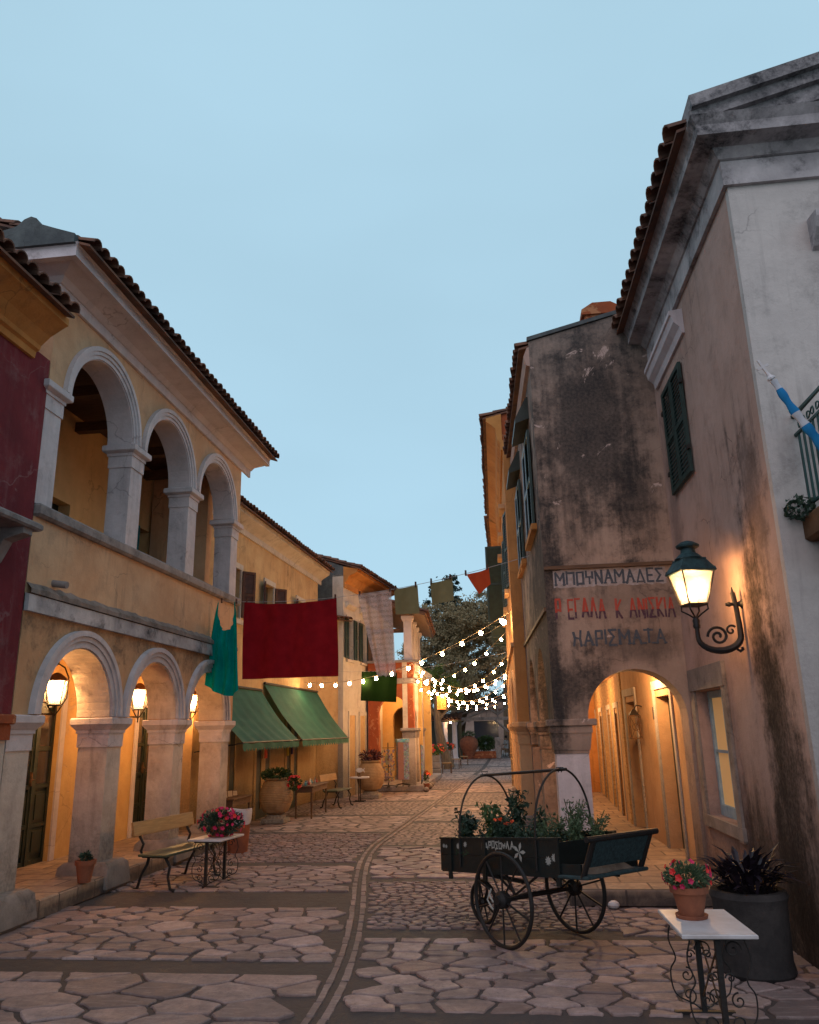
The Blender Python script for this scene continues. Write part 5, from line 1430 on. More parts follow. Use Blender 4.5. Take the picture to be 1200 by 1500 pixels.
hang('hanging_cloth', 'khaki square cloth pegged alone in front of the trees', -1.10, -.75, 3.63, 3.67, M['olive_cloth'], 5, edge=lambda u, v: .02 * v, wav=.012, folds=1.2, sagtop=.02)
hang('hanging_cloth', 'small orange red cloth pegged nearest the right houses, hanging to a point', -.56, -.19, 4, 4, M['orange_cloth'], 6, bot=lambda u: (4.06 - .34 * u / .5) if u < .5 else (3.72 + .13 * (u - .5) / .5), edge=lambda u, v: .02 * v, wav=.012, folds=1.3, sagtop=.015)
hang('lace_curtain', 'long white translucent lace curtain pegged across the line', -2.29, -1.73, 2.60, 2.60, M['lace'], 7, bot=lambda u: 2.60 + .03 * abs(math.sin(u * 14)), edge=lambda u, v: .28 * v * (1 - u) + .05 * v, wav=.03, folds=2.5)
# teal cloth pegged at two corners, swagging between
def teal():
    nx, nz = 60, 44; c0 = Vector((-4.77, 13.02, 3.3)); mb = MB(); vs = []
    for i in range(nx + 1):
        u = i / nx; dz = max(0, math.sin(PI * u)) ** .42
        tz = 4.05 - .50 * dz - .02 * u
        tx_ = -4.92 + .31 * (.5 + .5 * math.copysign(abs(2 * u - 1) ** .45, 2 * u - 1))
        bz = 2.63 - .20 * math.sin(PI * min(1, u / 1.5)) + .06 * max(0, u - .8) * 5; bx = -5.12 + .68 * u
        for j in range(nz + 1):
            v = j / nz; z = tz + (bz - tz) * v; x = tx_ + (bx - tx_) * v ** .6
            f = .06 * math.sin(u * 19 + 2.5 * v) * (.35 + .65 * v) + .03 * math.sin(u * 37 - 2 * v) * (1 - v) + .10 * math.sin(PI * u) * math.sin(6.5 * v - 5 * abs(u - .55)) * (1 - v)
            vs.append((x - c0.x, 13.02 - .37 * (x + 4.77) - f - c0.y, z - c0.z))
    fs = []
    for i in range(nx):
        for j in range(nz):
            a = i * (nz + 1) + j; fs.append((a, a + 1, a + nz + 2, a + nz + 1))
    mb.add(vs, fs); o = mb.build('hanging_cloth', M['teal_cloth'], None, True); o.location = c0
    tag(o, 'teal cloth hanging in folds from two corners at the end of the left loggia', 'cloth', 'cloths pegged to the washing line')
teal()
G0, G1 = Vector((-3.50, 19.0, 3.26)), Vector((-2.62, 19.0, 3.14))
nx, nz = 24, 12; vs = []
for i in range(nx + 1):
    for j in range(nz + 1):
        u, v = i / nx, j / nz
        vs.append((.86 * u - .43 - .03 * v, .02 * math.sin(u * 14 + v), .04 - .06 * u + .02 * abs(math.sin(u * 30)) * (1 - v) - (.68 * v)))
fs = [(i * (nz + 1) + j, i * (nz + 1) + j + 1, (i + 1) * (nz + 1) + j + 1, (i + 1) * (nz + 1) + j) for i in range(nx) for j in range(nz)]
mb = MB(); mb.add(vs, fs); o = mb.build('hanging_cloth', M['green_cloth'], None, True); o.location = (-3.06, 19, 3.17)
tag(o, 'bright green cloth hanging behind the row of bulbs, below the lace curtain', 'cloth')
mb = MB(); mb.tube([(-5.5, 19.0, 3.3), (-4.5, 19.0, 3.24), (-3.0, 19.0, 3.2), (-1.5, 19.0, 3.3), (.0, 19.0, 3.55)], .004, 5)
tag(mb.build('washing_line', M['rope']), 'second washing line carrying only the bright green cloth', 'washing line')
mb = MB(); mb.tube([(-3.0, 25.7, 3.95), (-1.5, 22, 4.0), (-.4, 19.5, 4.1), (.1, 18.0, 4.2)], .006, 5)
tag(mb.build('overhead_cable', M['cable']), 'bare cable crossing above the strings of bulbs', 'cable')
peg = None
pegspots = [(-4.92, 'at the left corner of the teal cloth'), (-4.61, 'at the right corner of the teal cloth'), (-4.39, 'at the left end of the crimson cloth'), (-2.70, 'at the right end of the crimson cloth'), (-2.27, 'at the left end of the lace'), (-1.75, 'at the right end of the lace'), (-1.66, 'on the left corner of the khaki cloth beside the lace'), (-1.33, 'on the right corner of the khaki cloth beside the lace'),
            (-1.08, 'on the left corner of the khaki cloth before the trees'), (-.78, 'on the right corner of the khaki cloth before the trees'), (-.54, 'on the left corner of the orange cloth'), (-.21, 'on the right corner of the orange cloth')]
for x, l_ in pegspots:
    p = LP(tx(x))
    if peg is None:
        mb = MB(); mb.box(-.008, .008, -.014, -.003, -.035, .05); mb.box(-.008, .008, .003, .014, -.035, .05); mb.box(-.01, .01, -.004, .004, .0, .012)
        peg = mb.build('clothes_peg', M['brownsh']); c = peg
    else:
        c = peg.copy(); col.objects.link(c)
    c.location = p; c.rotation_euler = (0, 0, R(-28))
    tag(c, 'wooden clothes peg ' + l_, 'clothes peg', 'pegs on the washing line')

# ================================================================== PLANTS helper
def plant(parent, c, rad, n, leafm, size, seed, blooms=0, bm=None, bs=.05, bloom_shell=.9, asp=.5, blooms2=0, bm2=None, name='foliage'):
    mb = MB(); mb.leaves(foliage_blob(n, c, rad, seed, .15), size, seed, asp=asp)
    rg = random.Random(seed)
    for k in range(max(4, n // 60)):     # stems
        p = foliage_blob(1, c, rad, seed * 7 + k, .5)[0]
        mb.tube([(c[0] * .7 + p[0] * .3, c[1] * .7 + p[1] * .3, c[2] - rad[2]), tuple(p)], .004, 4)
    f = mb.build(name, leafm, parent)
    for cnt, mat_, sd in ((blooms, bm, 1), (blooms2, bm2, 2)):
        if not cnt: continue
        mb = MB()
        for p in foliage_blob(cnt, c, [r * 1.08 for r in rad], seed + sd * 100, bloom_shell):
            d = Vector((p[0] - c[0], p[1] - c[1] - .2 * rad[1], (p[2] - c[2]) * .8)).normalized()
            q = d.to_track_quat('Z', 'Y').to_matrix().to_4x4(); q.translation = Vector(p)
            r_ = bs * rg.uniform(.7, 1.15); n5 = 10
            vs = [(0, 0, -.25 * r_)] + [(r_ * (1 if i % 2 == 0 else .72) * math.cos(2 * PI * i / n5), r_ * (1 if i % 2 == 0 else .72) * math.sin(2 * PI * i / n5), rg.uniform(-.1, .2) * r_) for i in range(n5)]
            mb.add(vs, [(0, 1 + i, 1 + (i + 1) % n5) for i in range(n5)], q)
        mb.build('blossoms', mat_, parent)
    return f
def flowerpot(name, label, loc, r0, r1, h, cat='flower pot', m='terra', saucer=True):
    T_ = thing(name, label, cat, loc)
    mb = MB(); mb.lathe([(r0, .012), (r0 + (r1 - r0) * .82, h * .8), (r1 * 1.06, h * .8), (r1 * 1.08, h), (r1 * .95, h), (r1 * .9, h * .9)], 24)
    mb.build('pot', M[m], T_, True)
    if saucer:
        mb = MB(); mb.lathe([(r0 * .95, 0), (r0 * 1.3, .0), (r0 * 1.38, .02), (r0 * 1.3, .022), (r0 * .9, .010)], 24); mb.build('saucer', M[m], T_, True)
    return T_

# ================================================================== TABLES
def scroll_table(label, loc, rot, w, d, h, posts):
    T_ = thing('iron_table', label, 'table', loc, rot, 'marble topped iron tables')
    mb = MB(); mb.box(-w / 2, w / 2, -d / 2, d / 2, h - .025, h, bev=.005); mb.build('tabletop', M['marble'], T_)
    for py in posts:
        mb = MB(Matrix.Translation((0, py, 0)))
        mb.box(-.016, .016, -.016, .016, .02, h - .026); mb.box(-.19, .19, -.018, .018, 0.001, .02)
        mb.box(-.17, .17, -.016, .016, h - .045, h - .026)
        leg = mb.build('leg', M['iron'], T_)
        mb = MB(Matrix.Translation((0, py, 0)))
        for s_ in (-1, 1):
            Mx = Matrix.Scale(s_, 4, (1, 0, 0))
            pts = [(.16, 0, h - .05), (.185, 0, h - .16), (.15, 0, h * .55), (.19, 0, h * .42), (.17, 0, h * .2), (.06, 0, .06), (.02, 0, .03)]
            sm = []
            for i in range(len(pts) - 1):
                for k in range(4):
                    a = Vector(pts[max(0, i - 1)]); b_ = Vector(pts[i]); c = Vector(pts[i + 1]); e = Vector(pts[min(len(pts) - 1, i + 2)]); t_ = k / 4
                    sm.append(tuple(.5 * ((2 * b_) + (c - a) * t_ + (2 * a - 5 * b_ + 4 * c - e) * t_ ** 2 + (3 * b_ - a - 3 * c + e) * t_ ** 3)))
            mb.tube(sm + [pts[-1]], .005, 5, Mx)
            mb.tube(spiral(.085, h - .10, .052, 0, 1.3, 1), .005, 5, Mx); mb.tube(spiral(.09, h * .38, .045, PI / 2, 1.3, 1), .005, 5, Mx); mb.tube(spiral(.085, .11, .05, -PI / 2, 1.2, -1), .005, 5, Mx)
            mb.tube(spiral(.055, h * .58, .03, PI, 1.2, -1), .005, 5, Mx)
        mb.build('scrollwork', M['iron'], leg, True)
    mb = MB()
    mb.tube([(0, posts[0], .10), (0, posts[1], h - .08)], .006, 5); mb.tube([(0, posts[1], .10), (0, posts[0], h - .08)], .006, 5)
    mb.build('cross_brace', M['rust'], T_)
    return T_
scroll_table('marble topped iron scrollwork table in the right foreground, carrying the red geraniums', (1.155, 5.68, 0), 1.5, .44, .70, .60, (-.26, .26))
scroll_table('smaller marble topped iron table beside the bench, carrying the pink petunias', (-3.79, 10.36, 0), -8, .46, .62, .56, (-.24, .24))
fp = flowerpot('flower_pot', 'terracotta pot of red and pink geraniums on the near right marble table', (1.10, 5.78, .601), .075, .115, .19)
plant(fp, (0, 0, .25), (.16, .15, .09), 700, M['herb'], .03, 11, 17, M['petal'], .024, .8, .6, 11, M['petalred'])
pt = flowerpot('flower_pot', 'bushy pot of magenta petunias on the small marble table by the bench', (-3.76, 10.36, .561), .09, .12, .13, m='terra')
plant(pt, (.02, 0, .17), (.30, .24, .17), 1500, M['leafdark'], .042, 21, 78, M['petal'], .028, .8, .5, 12, M['petalred'])
cp = flowerpot('flower_pot', 'terracotta pot with a small cactus against the first left pier', (-4.94, 9.26, .201), .07, .11, .25, saucer=False)
plant(cp, (0, 0, .28), (.08, .08, .07), 160, M['leafdark'], .045, 31)

# ================================================================== BENCHES
def bench(label, loc, rot, L=.98):
    B_ = thing('slatted_bench', label, 'bench', loc, rot, 'cast iron benches with wooden boards')
    mb = MB(); mb.box(0, L, -.23, .17, .395, .425, bev=.006); mb.build('seat', M['greenwood'], B_)
    mb = MB(); Mb = Matrix.Translation((0, .235, .62)) @ Matrix.Rotation(R(-12), 4, 'X'); mb.box(-.04, L + .04, -.03, 0, 0, .17, Mb, bev=.005); mb.build('backrest', M['yellowwood'], B_)
    for x in (.10, L - .10):
        mb = MB(Matrix.Translation((x, 0, 0)))
        mb.tube([(0, -.30, .012), (0, -.24, .03), (0, -.20, .16), (0, -.22, .28), (0, -.15, .385)], [.022, .018, .016, .018, .02], 7)
        mb.tube([(0, .27, .012), (0, .22, .03), (0, .18, .17), (0, .10, .3), (0, .08, .385)], [.022, .018, .016, .018, .02], 7)
        mb.tube([(0, -.2, .385), (0, .17, .385), (0, .20, .45), (0, .17, .53), (0, .225, .61), (0, .255, .78)], [.014, .016, .018, .016, .018, .014], 7)
        mb.build('iron_support', M['iron'], B_, True)
    return B_
# side frame runs along the street; the backrest is towards the arcade
bench('bench with a yellow back board beside the left arcade and the petunia table', (-4.42, 9.82, 0), 80, 1.25)
bench('bench with a yellow back board farther away, under the second green awning', (-4.55, 20.2, 0), 80, 1.0)

# ================================================================== BIN, AMPHORAE, SHOP TABLES
BN = thing('waste_bin', 'terracotta coloured waste bin lined with a white plastic bag', 'bin', (-4.40, 13.0, 0))
mb = MB(); mb.lathe([(.15, 0.001), (.155, .02), (.19, .5), (.17, .5), (.16, .4)], 28); mb.build('bin_body', M['terra'], BN, True)
mb = MB(); n = 40; vs = []; prof = [(.192, .44), (.2, .5), (.205, .6), (.2, .645), (.17, .64), (.15, .5)]
for r_, z in prof:
    for k in range(n): a = 2 * PI * k / n; w = 1 + .03 * math.sin(5 * a + z * 9) * (r_ > .18); vs.append((r_ * w * math.cos(a), r_ * w * math.sin(a), z + .012 * math.sin(3 * a) * (z < .46 or z > .62)))
fs = [(i * n + k, i * n + (k + 1) % n, (i + 1) * n + (k + 1) % n, (i + 1) * n + k) for i in range(len(prof) - 1) for k in range(n)]
mb.add(vs, fs); mb.build('bin_liner', M['bag'], BN, True)
def amphora(label, loc, s, cat='jar', base=True):
    A_ = thing('ribbed_jar', label, cat, loc, 0, 'large ribbed clay jars by the left houses')
    prof = [(.14, .17), (.20, .22)]
    N = 36
    for i in range(N + 1):
        t_ = i / N; r_ = .21 + .13 * math.sin(PI * min(1, t_ * 1.05) ** .9) * 1.0; r_ = .16 + .19 * math.sin(PI * (.12 + .76 * t_)) ** .8
        prof.append((r_ + (.007 if i % 2 else 0), .22 + .62 * t_))
    prof += [(.21, .86), (.25, .87), (.26, .90), (.23, .91), (.21, .87)]
    mb = MB(Matrix.Scale(s, 4)); mb.lathe(prof, 40); mb.build('jar_body', M['amph'], A_, True)
    mb = MB(Matrix.Scale(s, 4)); mb.box(-.25, .25, -.25, .25, 0.001, .10, tx=-.01, ty=-.01, bev=.015); mb.lathe([(.22, .10), (.20, .16), (.17, .175)], 18); mb.build('stone_base', M['cream'], A_)
    return A_
A1 = amphora('ribbed clay jar on a pale stone base with red geraniums, below the first awning', (-5.02, 17.2, 0), 1.0)
plant(A1, (.02, 0, .97), (.36, .33, .14), 800, M['leaf'], .07, 41, 0, None)
plant(A1, (.42, -.1, .80), (.16, .12, .17), 260, M['leaf'], .06, 42, 16, M['petalred'], .055, .7, .5)
A2 = amphora('ribbed clay jar with dark wine coloured plants beside the white house', (-4.02, 23.2, 0), 1.12)
plant(A2, (0, 0, 1.14), (.36, .33, .18), 620, M['wine'], .09, 43, asp=.3)

def shop_table(label, loc, rot, w, d, h, seed):
    T_ = thing('wooden_table', label, 'table', loc, rot, 'wooden display tables of the shops')
    mb = MB(); mb.box(0, w, 0, d, h - .03, h, bev=.004); mb.build('tabletop', M['wood'], T_)
    mb = MB(); mb.box(.03, w - .03, .03, .05, h - .14, h - .031); mb.box(.03, w - .03, d - .05, d - .03, h - .14, h - .031); mb.box(.03, .05, .05, d - .05, h - .14, h - .031); mb.box(w - .05, w - .03, .05, d - .05, h - .14, h - .031); mb.build('apron', M['wood'], T_)
    for x in (.05, w - .05):
        for y in (.05, d - .05):
            mb = MB(Matrix.Translation((x, y, 0))); mb.lathe([(.015, .001), (.022, .03), (.016, .08), (.024, .3), (.018, h - .2), (.028, h - .16), (.028, h - .14)], 8); mb.build('leg', M['wood'], T_)
    return T_
T1 = shop_table('brown wooden display table of trinkets beside the jar under the awning', (-4.86, 19.2, 0), 90, 1.5, .45, .68, 3)
T1.location = (-4.38, 17.9, 0)
T2 = shop_table('wooden display table with framed cards behind the third left pier', (-5.15, 14.9, 0), 90, 1.1, .5, .66, 4)
rg = random.Random(12)
cols = [(.05, .25, .3), (.5, .4, .3), (.4, .05, .04), (.6, .5, .4), (.08, .09, .2), (.3, .3, .28)]
cm = [simple('glazed_trinket', c, None, .4, bump=0) for c in cols]
fig = None
for k in range(9):
    mb = MB(); h_ = rg.uniform(.07, .15); r_ = rg.uniform(.02, .035)
    mb.lathe([(r_ * .8, 0), (r_, h_ * .3), (r_ * .7, h_ * .6), (r_ * .35, h_ * .75), (r_ * .55, h_ * .9), (r_ * .2, h_)], 10)
    o = mb.build('trinket_bottle', cm[k % 6], None, True); o.location = (-4.70 + rg.uniform(-.05, .18), 18.05 + k * .145, .681)
    tag(o, 'small glazed trinket standing on the display table by the large jar', 'trinket', 'trinkets on the wooden display table')
pics = [('yellow edged framed card, left of the row', 0), ('framed card in the middle of the row', .28), ('small framed card at the right of the row', .56)]
for l_, d in pics:
    F_ = thing('framed_card', l_ + ' on the table behind the third pier', 'framed card', (-5.35, 15.0 + d, .661), 64, 'framed cards on the display table')
    mb = MB(Matrix.Rotation(R(-12), 4, 'X')); mb.box(-.07, .07, 0, .012, 0, .15 - d * .06); mb.build('frame', M['brownsh'], F_)
    mb = MB(Matrix.Rotation(R(-12), 4, 'X')); mb.box(-.055, .055, -.003, -.0005, .015, .135 - d * .06); mb.build('print', M['paper'], F_)
RT = thing('round_table', 'small round pedestal table with a fish ornament beside the second jar', 'table', (-4.15, 22.2, 0))
mb = MB(); mb.lathe([(.26, .60), (.27, .61), (.27, .63), (.26, .635)], 28); mb.build('tabletop', M['marble'], RT)
for y in (-.12, .12):
    mb = MB(); mb.box(-.012, .012, y - .012, y + .012, .02, .60); mb.box(-.15, .15, y - .015, y + .015, .001, .02); mb.build('leg', M['iron'], RT)
FO = thing('fish_ornament', 'pale fish shaped ornament on the small round table', 'ornament', (-4.15, 22.2, .636))
mb = MB(); mb.lathe([(.05, 0), (.05, .02), (.008, .03), (.008, .10)], 10); mb.build('stand', M['wood'], FO)
mb = MB(Matrix.Translation((0, 0, .17))); n = 20
P_ = [(.09 * math.cos(2 * PI * i / n), .06 * math.sin(2 * PI * i / n)) for i in range(n)]
mb.prism(P_, -.012, .012, axis='y'); mb.prism([(.07, 0), (.14, .06), (.12, 0), (.14, -.06)], -.010, .010, axis='y'); mb.build('fish', M['marble'], FO)
# coloured posters on the wall
for (y, z, w, h, c, l_) in ((18.05, 1.28, .16, .32, (.6, .06, .02), 'orange red printed sheet hanging on the shop wall'), (19.9, 1.28, .16, .32, (.5, .34, .03), 'yellow printed sheet hanging on the shop wall'), (20.3, 1.3, .16, .34, (.06, .03, .12), 'dark violet printed sheet hanging on the shop wall')):
    mb = MB(rz(90)); mb.box(0, w, -.02, 0, 0, h); o = mb.build('hanging_print', simple('print_ink', c, tuple(q * .6 for q in c), .7, scale=14)); o.location = (-5.56, y, z)
    tag(o, l_, 'print')

# ================================================================== RACKS at the red house
def sprinkle(name, base, scale=38):
    m, t, b = nodes(name); g = NG(t)
    v = g.n('ShaderNodeTexVoronoi'); v.inputs['Scale'].default_value = scale; g.l(g.coord(), v.inputs[0])
    hs = g.n('ShaderNodeHueSaturation'); g.l(v.outputs[1], hs.inputs['Color']); hs.inputs['Saturation'].default_value = .6; hs.inputs['Value'].default_value = .5
    g.l(g.mix(.45, hs.outputs[0], base), b.inputs['Base Color']); return m
RK = thing('souvenir_rack', 'tall revolving souvenir rack with a blue top beside the corner column', 'display rack', (-3.32, 24.9, .18), 18)
mb = MB(); mb.box(-.17, .17, -.17, .17, .22, 1.30); o = mb.build('display_panels', sprinkle('small_souvenirs', (.06, .10, .16), 30), RK)
mb = MB(); mb.box(-.172, .0, -.19, -.172, .22, 1.30); mb.build('pin_board', simple('pink_pin_board', (.30, .14, .11), (.2, .1, .08), .8, scale=60), o)
mb = MB(); mb.box(-.19, .19, -.19, .19, 1.30, 1.40, bev=.01); mb.build('rack_header', sprinkle('blue_header_card', (.02, .35, .45), 12), RK)
mb = MB(); mb.tube([(0, 0, .02), (0, 0, 1.45)], .014, 6)
for a in range(4): mb.tube([(0, 0, .10), (.26 * math.cos(a * PI / 2 + .5), .26 * math.sin(a * PI / 2 + .5), .07), (.27 * math.cos(a * PI / 2 + .5), .27 * math.sin(a * PI / 2 + .5), .005)], .014, 6)
mb.build('rack_stand', M['iron'], RK)
R2 = thing('souvenir_rack', 'low dark rack hung with brown trinkets between the jar and the blue topped rack', 'display rack', (-3.72, 24.6, .18), 0)
mb = MB(); rg = random.Random(5)
for k in range(120):
    x, y, z = rg.uniform(-.17, .17), rg.uniform(-.17, .17), rg.uniform(.2, 1.1); q = rg.uniform(.012, .028)
    mb.box(x - q, x + q, y - q * .5, y + q * .5, z - q * 1.6, z + q)
mb.build('hanging_trinkets', sprinkle('brown_trinkets', (.22, .08, .03), 9), R2, kind='stuff')
mb = MB(); mb.tube([(0, 0, .02), (0, 0, 1.3)], .014, 6)
for z in (.3, .6, .9, 1.15):
    for a in range(4): mb.tube([(0, 0, z), (.18 * math.cos(a * PI / 2), .18 * math.sin(a * PI / 2), z)], .007, 5)
for a in range(4): mb.tube([(0, 0, .08), (.24 * math.cos(a * PI / 2), .24 * math.sin(a * PI / 2), .05), (.25 * math.cos(a * PI / 2), .25 * math.sin(a * PI / 2), .005)], .013, 6)
mb.build('rack_stand', M['iron'], R2)
R3 = thing('postcard_stand', 'narrow stand of blue postcards on the street side of the corner column', 'display rack', (-2.86, 26.3, .0), 0)
mb = MB(); mb.box(-.03, .03, -.15, .15, .25, 1.35); mb.build('postcards', sprinkle('blue_postcards', (.10, .14, .3), 22), R3)
mb = MB(); mb.box(-.045, -.031, -.16, .16, .001, 1.38); mb.build('stand_frame', M['iron'], R3)
for k, (x, y, r_, l_) in enumerate(((-2.66, 25.3, .10, 'rough stone beside the corner column base'), (-2.70, 26.6, .12, 'rough round stone farther along the step of the red house'), (-2.72, 27.6, .1, 'small rough stone at the far end of the step'))):
    mb = MB(); mb.ball((0, 0, r_ * .7), r_, 7, sz=.8); o = mb.build('rough_stone', M['stone'], None, True); o.location = (x, y, 0); tag(o, l_, 'stone', 'stones along the red house step')
fl = flowerpot('flower_pot', 'small pot with an orange flower beside the corner column', (-2.72, 26.0, .0), .07, .1, .2)
plant(fl, (0, 0, .42), (.1, .1, .2), 160, M['leaf'], .06, 51, 5, M['petalor'], .07, .7)

# ================================================================== THE FLOWER CART
SH = Matrix(((1, 0, 0, 0), (0, 1, 0, 0), (.085, 0, 1, 0), (0, 0, 0, 1)))
CT = thing('flower_cart', 'dark green painted wooden tricycle cart with iron hoops and spoked wheels, filled with plants', 'cart', (.18, 7.72, 0), -49)
def wheel(x, y, r, seg, hub, spokes, name='wheel'):
    Mw = Matrix.Translation((x, y, r + .002)) @ Matrix.Rotation(PI / 2, 4, 'X')
    mb = MB(Mw); n = 48
    mb.tube([((r - .018) * math.cos(2 * PI * i / n), (r - .018) * math.sin(2 * PI * i / n), 0) for i in range(n)], .018, 8, closed=True)
    w_ = mb.build(name, M['iron'], CT, True)
    mb = MB(Mw)
    for k in range(spokes):
        a = 2 * PI * k / spokes + .3; mb.tube([(hub * .6 * math.cos(a), hub * .6 * math.sin(a), 0), ((r - .02) * math.cos(a), (r - .02) * math.sin(a), 0)], .0085, 6)
    mb.build('spokes', M['iron'], w_)
    mb = MB(Mw); mb.lathe([(hub * .5, -.07), (hub * .55, -.05), (hub, -.03), (hub, .03), (hub * .55, .05), (hub * .5, .07)], 18); mb.build('hub', M['iron'], w_)
wheel(0, -.43, .385, 48, .07, 10); wheel(0, .43, .385, 48, .07, 10); wheel(-.80, 0, .20, 36, .045, 8)
mb = MB(); mb.tube([(0, -.41, .387), (0, .41, .387)], .022, 8)
for s_ in (-1, 1):
    mb.tube([(-.28, s_ * .28, .56), (0, s_ * .28, .41), (.3, s_ * .28, .60)], .012, 6); mb.tube([(0, s_ * .28, .39), (-.12, s_ * .28, .56)], .014, 6)
    mb.tube([(-.80, s_ * .045, .20), (-.80, s_ * .045, .50)], .012, 6)
mb.tube([(-.8, -.06, .50), (-.8, .06, .5)], .016, 6); mb.tube([(-.8, 0, .5), (-.8, 0, .56)], .02, 6); mb.box(-.76, -.2, -.02, .02, .44, .47)
mb.build('axle', M['iron'], CT)
y0, y1 = -.335, .335; x0, x1 = -1.0, .62
SHM = SH
zb, zt = .60, .86
mb = MB(SHM); mb.box(x0, x1, y0 + .02, y1 - .02, zb, zb + .025); mb.build('cart_floor', M['cart'], CT)
for nm, yy in (('near', y0), ('far', y1 - .02)):
    mb = MB(SHM)
    mb.box(x0, x1 - .0, yy, yy + .02, zb - .03, zb + .12); mb.box(x0 + .0, x1, yy, yy + .02, zb + .124, zt)
    for x in (x0 + .12, -.36, x1 - .03): mb.box(x, x + .05, yy - .015 if nm == 'near' else yy + .02, yy if nm == 'near' else yy + .035, zb - .09, zt + .02)
    mb.box(x0 - .02, x1 + .02, yy - .012, yy + .032, zt, zt + .018)
    mb.box(x1 + .02, x1 + .24, yy, yy + .02, zb - .02, zb + .08)
    mb.build('side_board', M['cart'], CT)
mb = MB(SHM); mb.box(x0 - .02, x0, y0, y1, zb - .02, zt); mb.build('front_board', M['cart'], CT)
mb = MB(SHM); mb.box(x1 - .02, x1, y0 + .02, y1 - .02, zb, zt - .02); mb.build('partition', M['cart'], CT)
mb = MB(SHM); mb.box(x1, x1 + .33, y0 - .02, y1 + .02, zb - .03, zb + .0, bev=.008); mb.build('seat_board', M['carttable'], CT)
# raised tail frame leaning outwards
Mt = SHM @ Matrix.Translation((x1 + .27, 0, zb - .0)) @ Matrix.Rotation(R(26), 4, 'Y')
mb = MB(Mt)
for yy in (y0 - .02, y1 - .02): mb.tube([(0, yy + .02, -.02), (0, yy + .02, .31)], .024, 8)
mb.tube([(0, y0 - .08, .30), (0, y1 + .08, .30)], .024, 8)
tf = mb.build('tail_frame', M['iron'], CT, True)
mb = MB(Mt); mb.box(-.012, .012, y0 + .03, y1 - .03, .07, .28); mb.build('tail_board', M['carttable'], CT)
mb = MB(SHM)
mb.tube([(x1 + .03, y1 + .0, zb + .22), (x1 + .36, y1 + .01, zb + .27)], .018, 8)
mb.build('arm_rail', M['iron'], CT)
mb = MB(SHM @ Matrix.Translation((x1 + .12, -.02, zb + .002))); n = 14; vs = []
for i in range(n + 1):
    for j in range(n + 1):
        u, v = i / n, j / n; e = math.sin(PI * u) * math.sin(PI * v)
        vs.append((-.13 + .3 * u + .02 * math.sin(v * 7), -.24 + .46 * v + .02 * math.sin(u * 8), .10 * e ** .5 * (1 + .25 * math.sin(u * 9 + v * 7))))
mb.add(vs, [(i * (n + 1) + j, i * (n + 1) + j + 1, (i + 1) * (n + 1) + j + 1, (i + 1) * (n + 1) + j) for i in range(n) for j in range(n)])
sk_ = mb.build('folded_sack', M['sacking'], None, True); sk_.location = (.18, 7.72, 0); sk_.rotation_euler = (0, 0, R(-49)); tag(sk_, 'crumpled brown sack lying on the tail board of the flower cart', 'sack')
for x in (-.70, .36):
    mb = MB(); n = 22; zc = .92 + .085 * x
    mb.tube([(x, -.34 * math.cos(PI * i / n), zc + .50 * math.sin(PI * i / n)) for i in range(n + 1)], .0095, 6)
    mb.tube([(x, -.34, zc), (x, -.345, zc - .3)], .0095, 6); mb.tube([(x, .34, zc), (x, .345, zc - .3)], .0095, 6)
    mb.build('hoop', M['iron'], CT, True)
mb = MB(); mb.tube([(-.76, 0, .92 + .5 - .062), (.44, 0, .92 + .5 + .028)], .014, 7)
for x in (-.70, .36): mb.tube([(x, -.015, 1.40 + .06 * x), (x - .03, -.015, 1.44 + .06 * x), (x + .03, .015, 1.44 + .06 * x), (x, .015, 1.40 + .06 * x)], .005, 5)
mb.build('ridge_bar', M['iron'], CT)
# painted marks and lettering on the near side
Mn = SHM @ Matrix.Translation((0, y0 - .001, 0))
def daisy(mb, x, z, r, n=9, y=-.003):
    for k in range(n):
        a = 2 * PI * k / n; c_, s_ = math.cos(a), math.sin(a)
        mb.add([(x, y, z), (x + r * .6 * c_ - r * .2 * s_, y, z + r * .6 * s_ + r * .2 * c_), (x + r * c_, y, z + r * s_), (x + r * .6 * c_ + r * .2 * s_, y, z + r * .6 * s_ - r * .2 * c_)], [(0, 1, 2, 3)])
mb = MB(Mn); daisy(mb, -.73, .80, .03); daisy(mb, -.62, .815, .028); daisy(mb, .50, .70, .04); daisy(mb, .57, .725, .035); daisy(mb, -.96, .80, .022); daisy(mb, -.92, .795, .02)
daisy(mb, .14, .76, .085, 5); mb.build('painted_flowers', M['flower_paint'], CT)
mb = MB(Mn)
for x, z in ((-.75, .745), (-.70, .74), (-.64, .73), (-.60, .745)): daisy(mb, x, z, .03, 3)
mb.build('painted_leaves', M['green_paint'], CT)
lettering('painted_name', 'ΗΔΡΟΣΟΥΛΑ', CT, Mn @ Matrix.Translation((-.37, .0, .785)), .44, .052, .011, M['flower_paint'], 4)
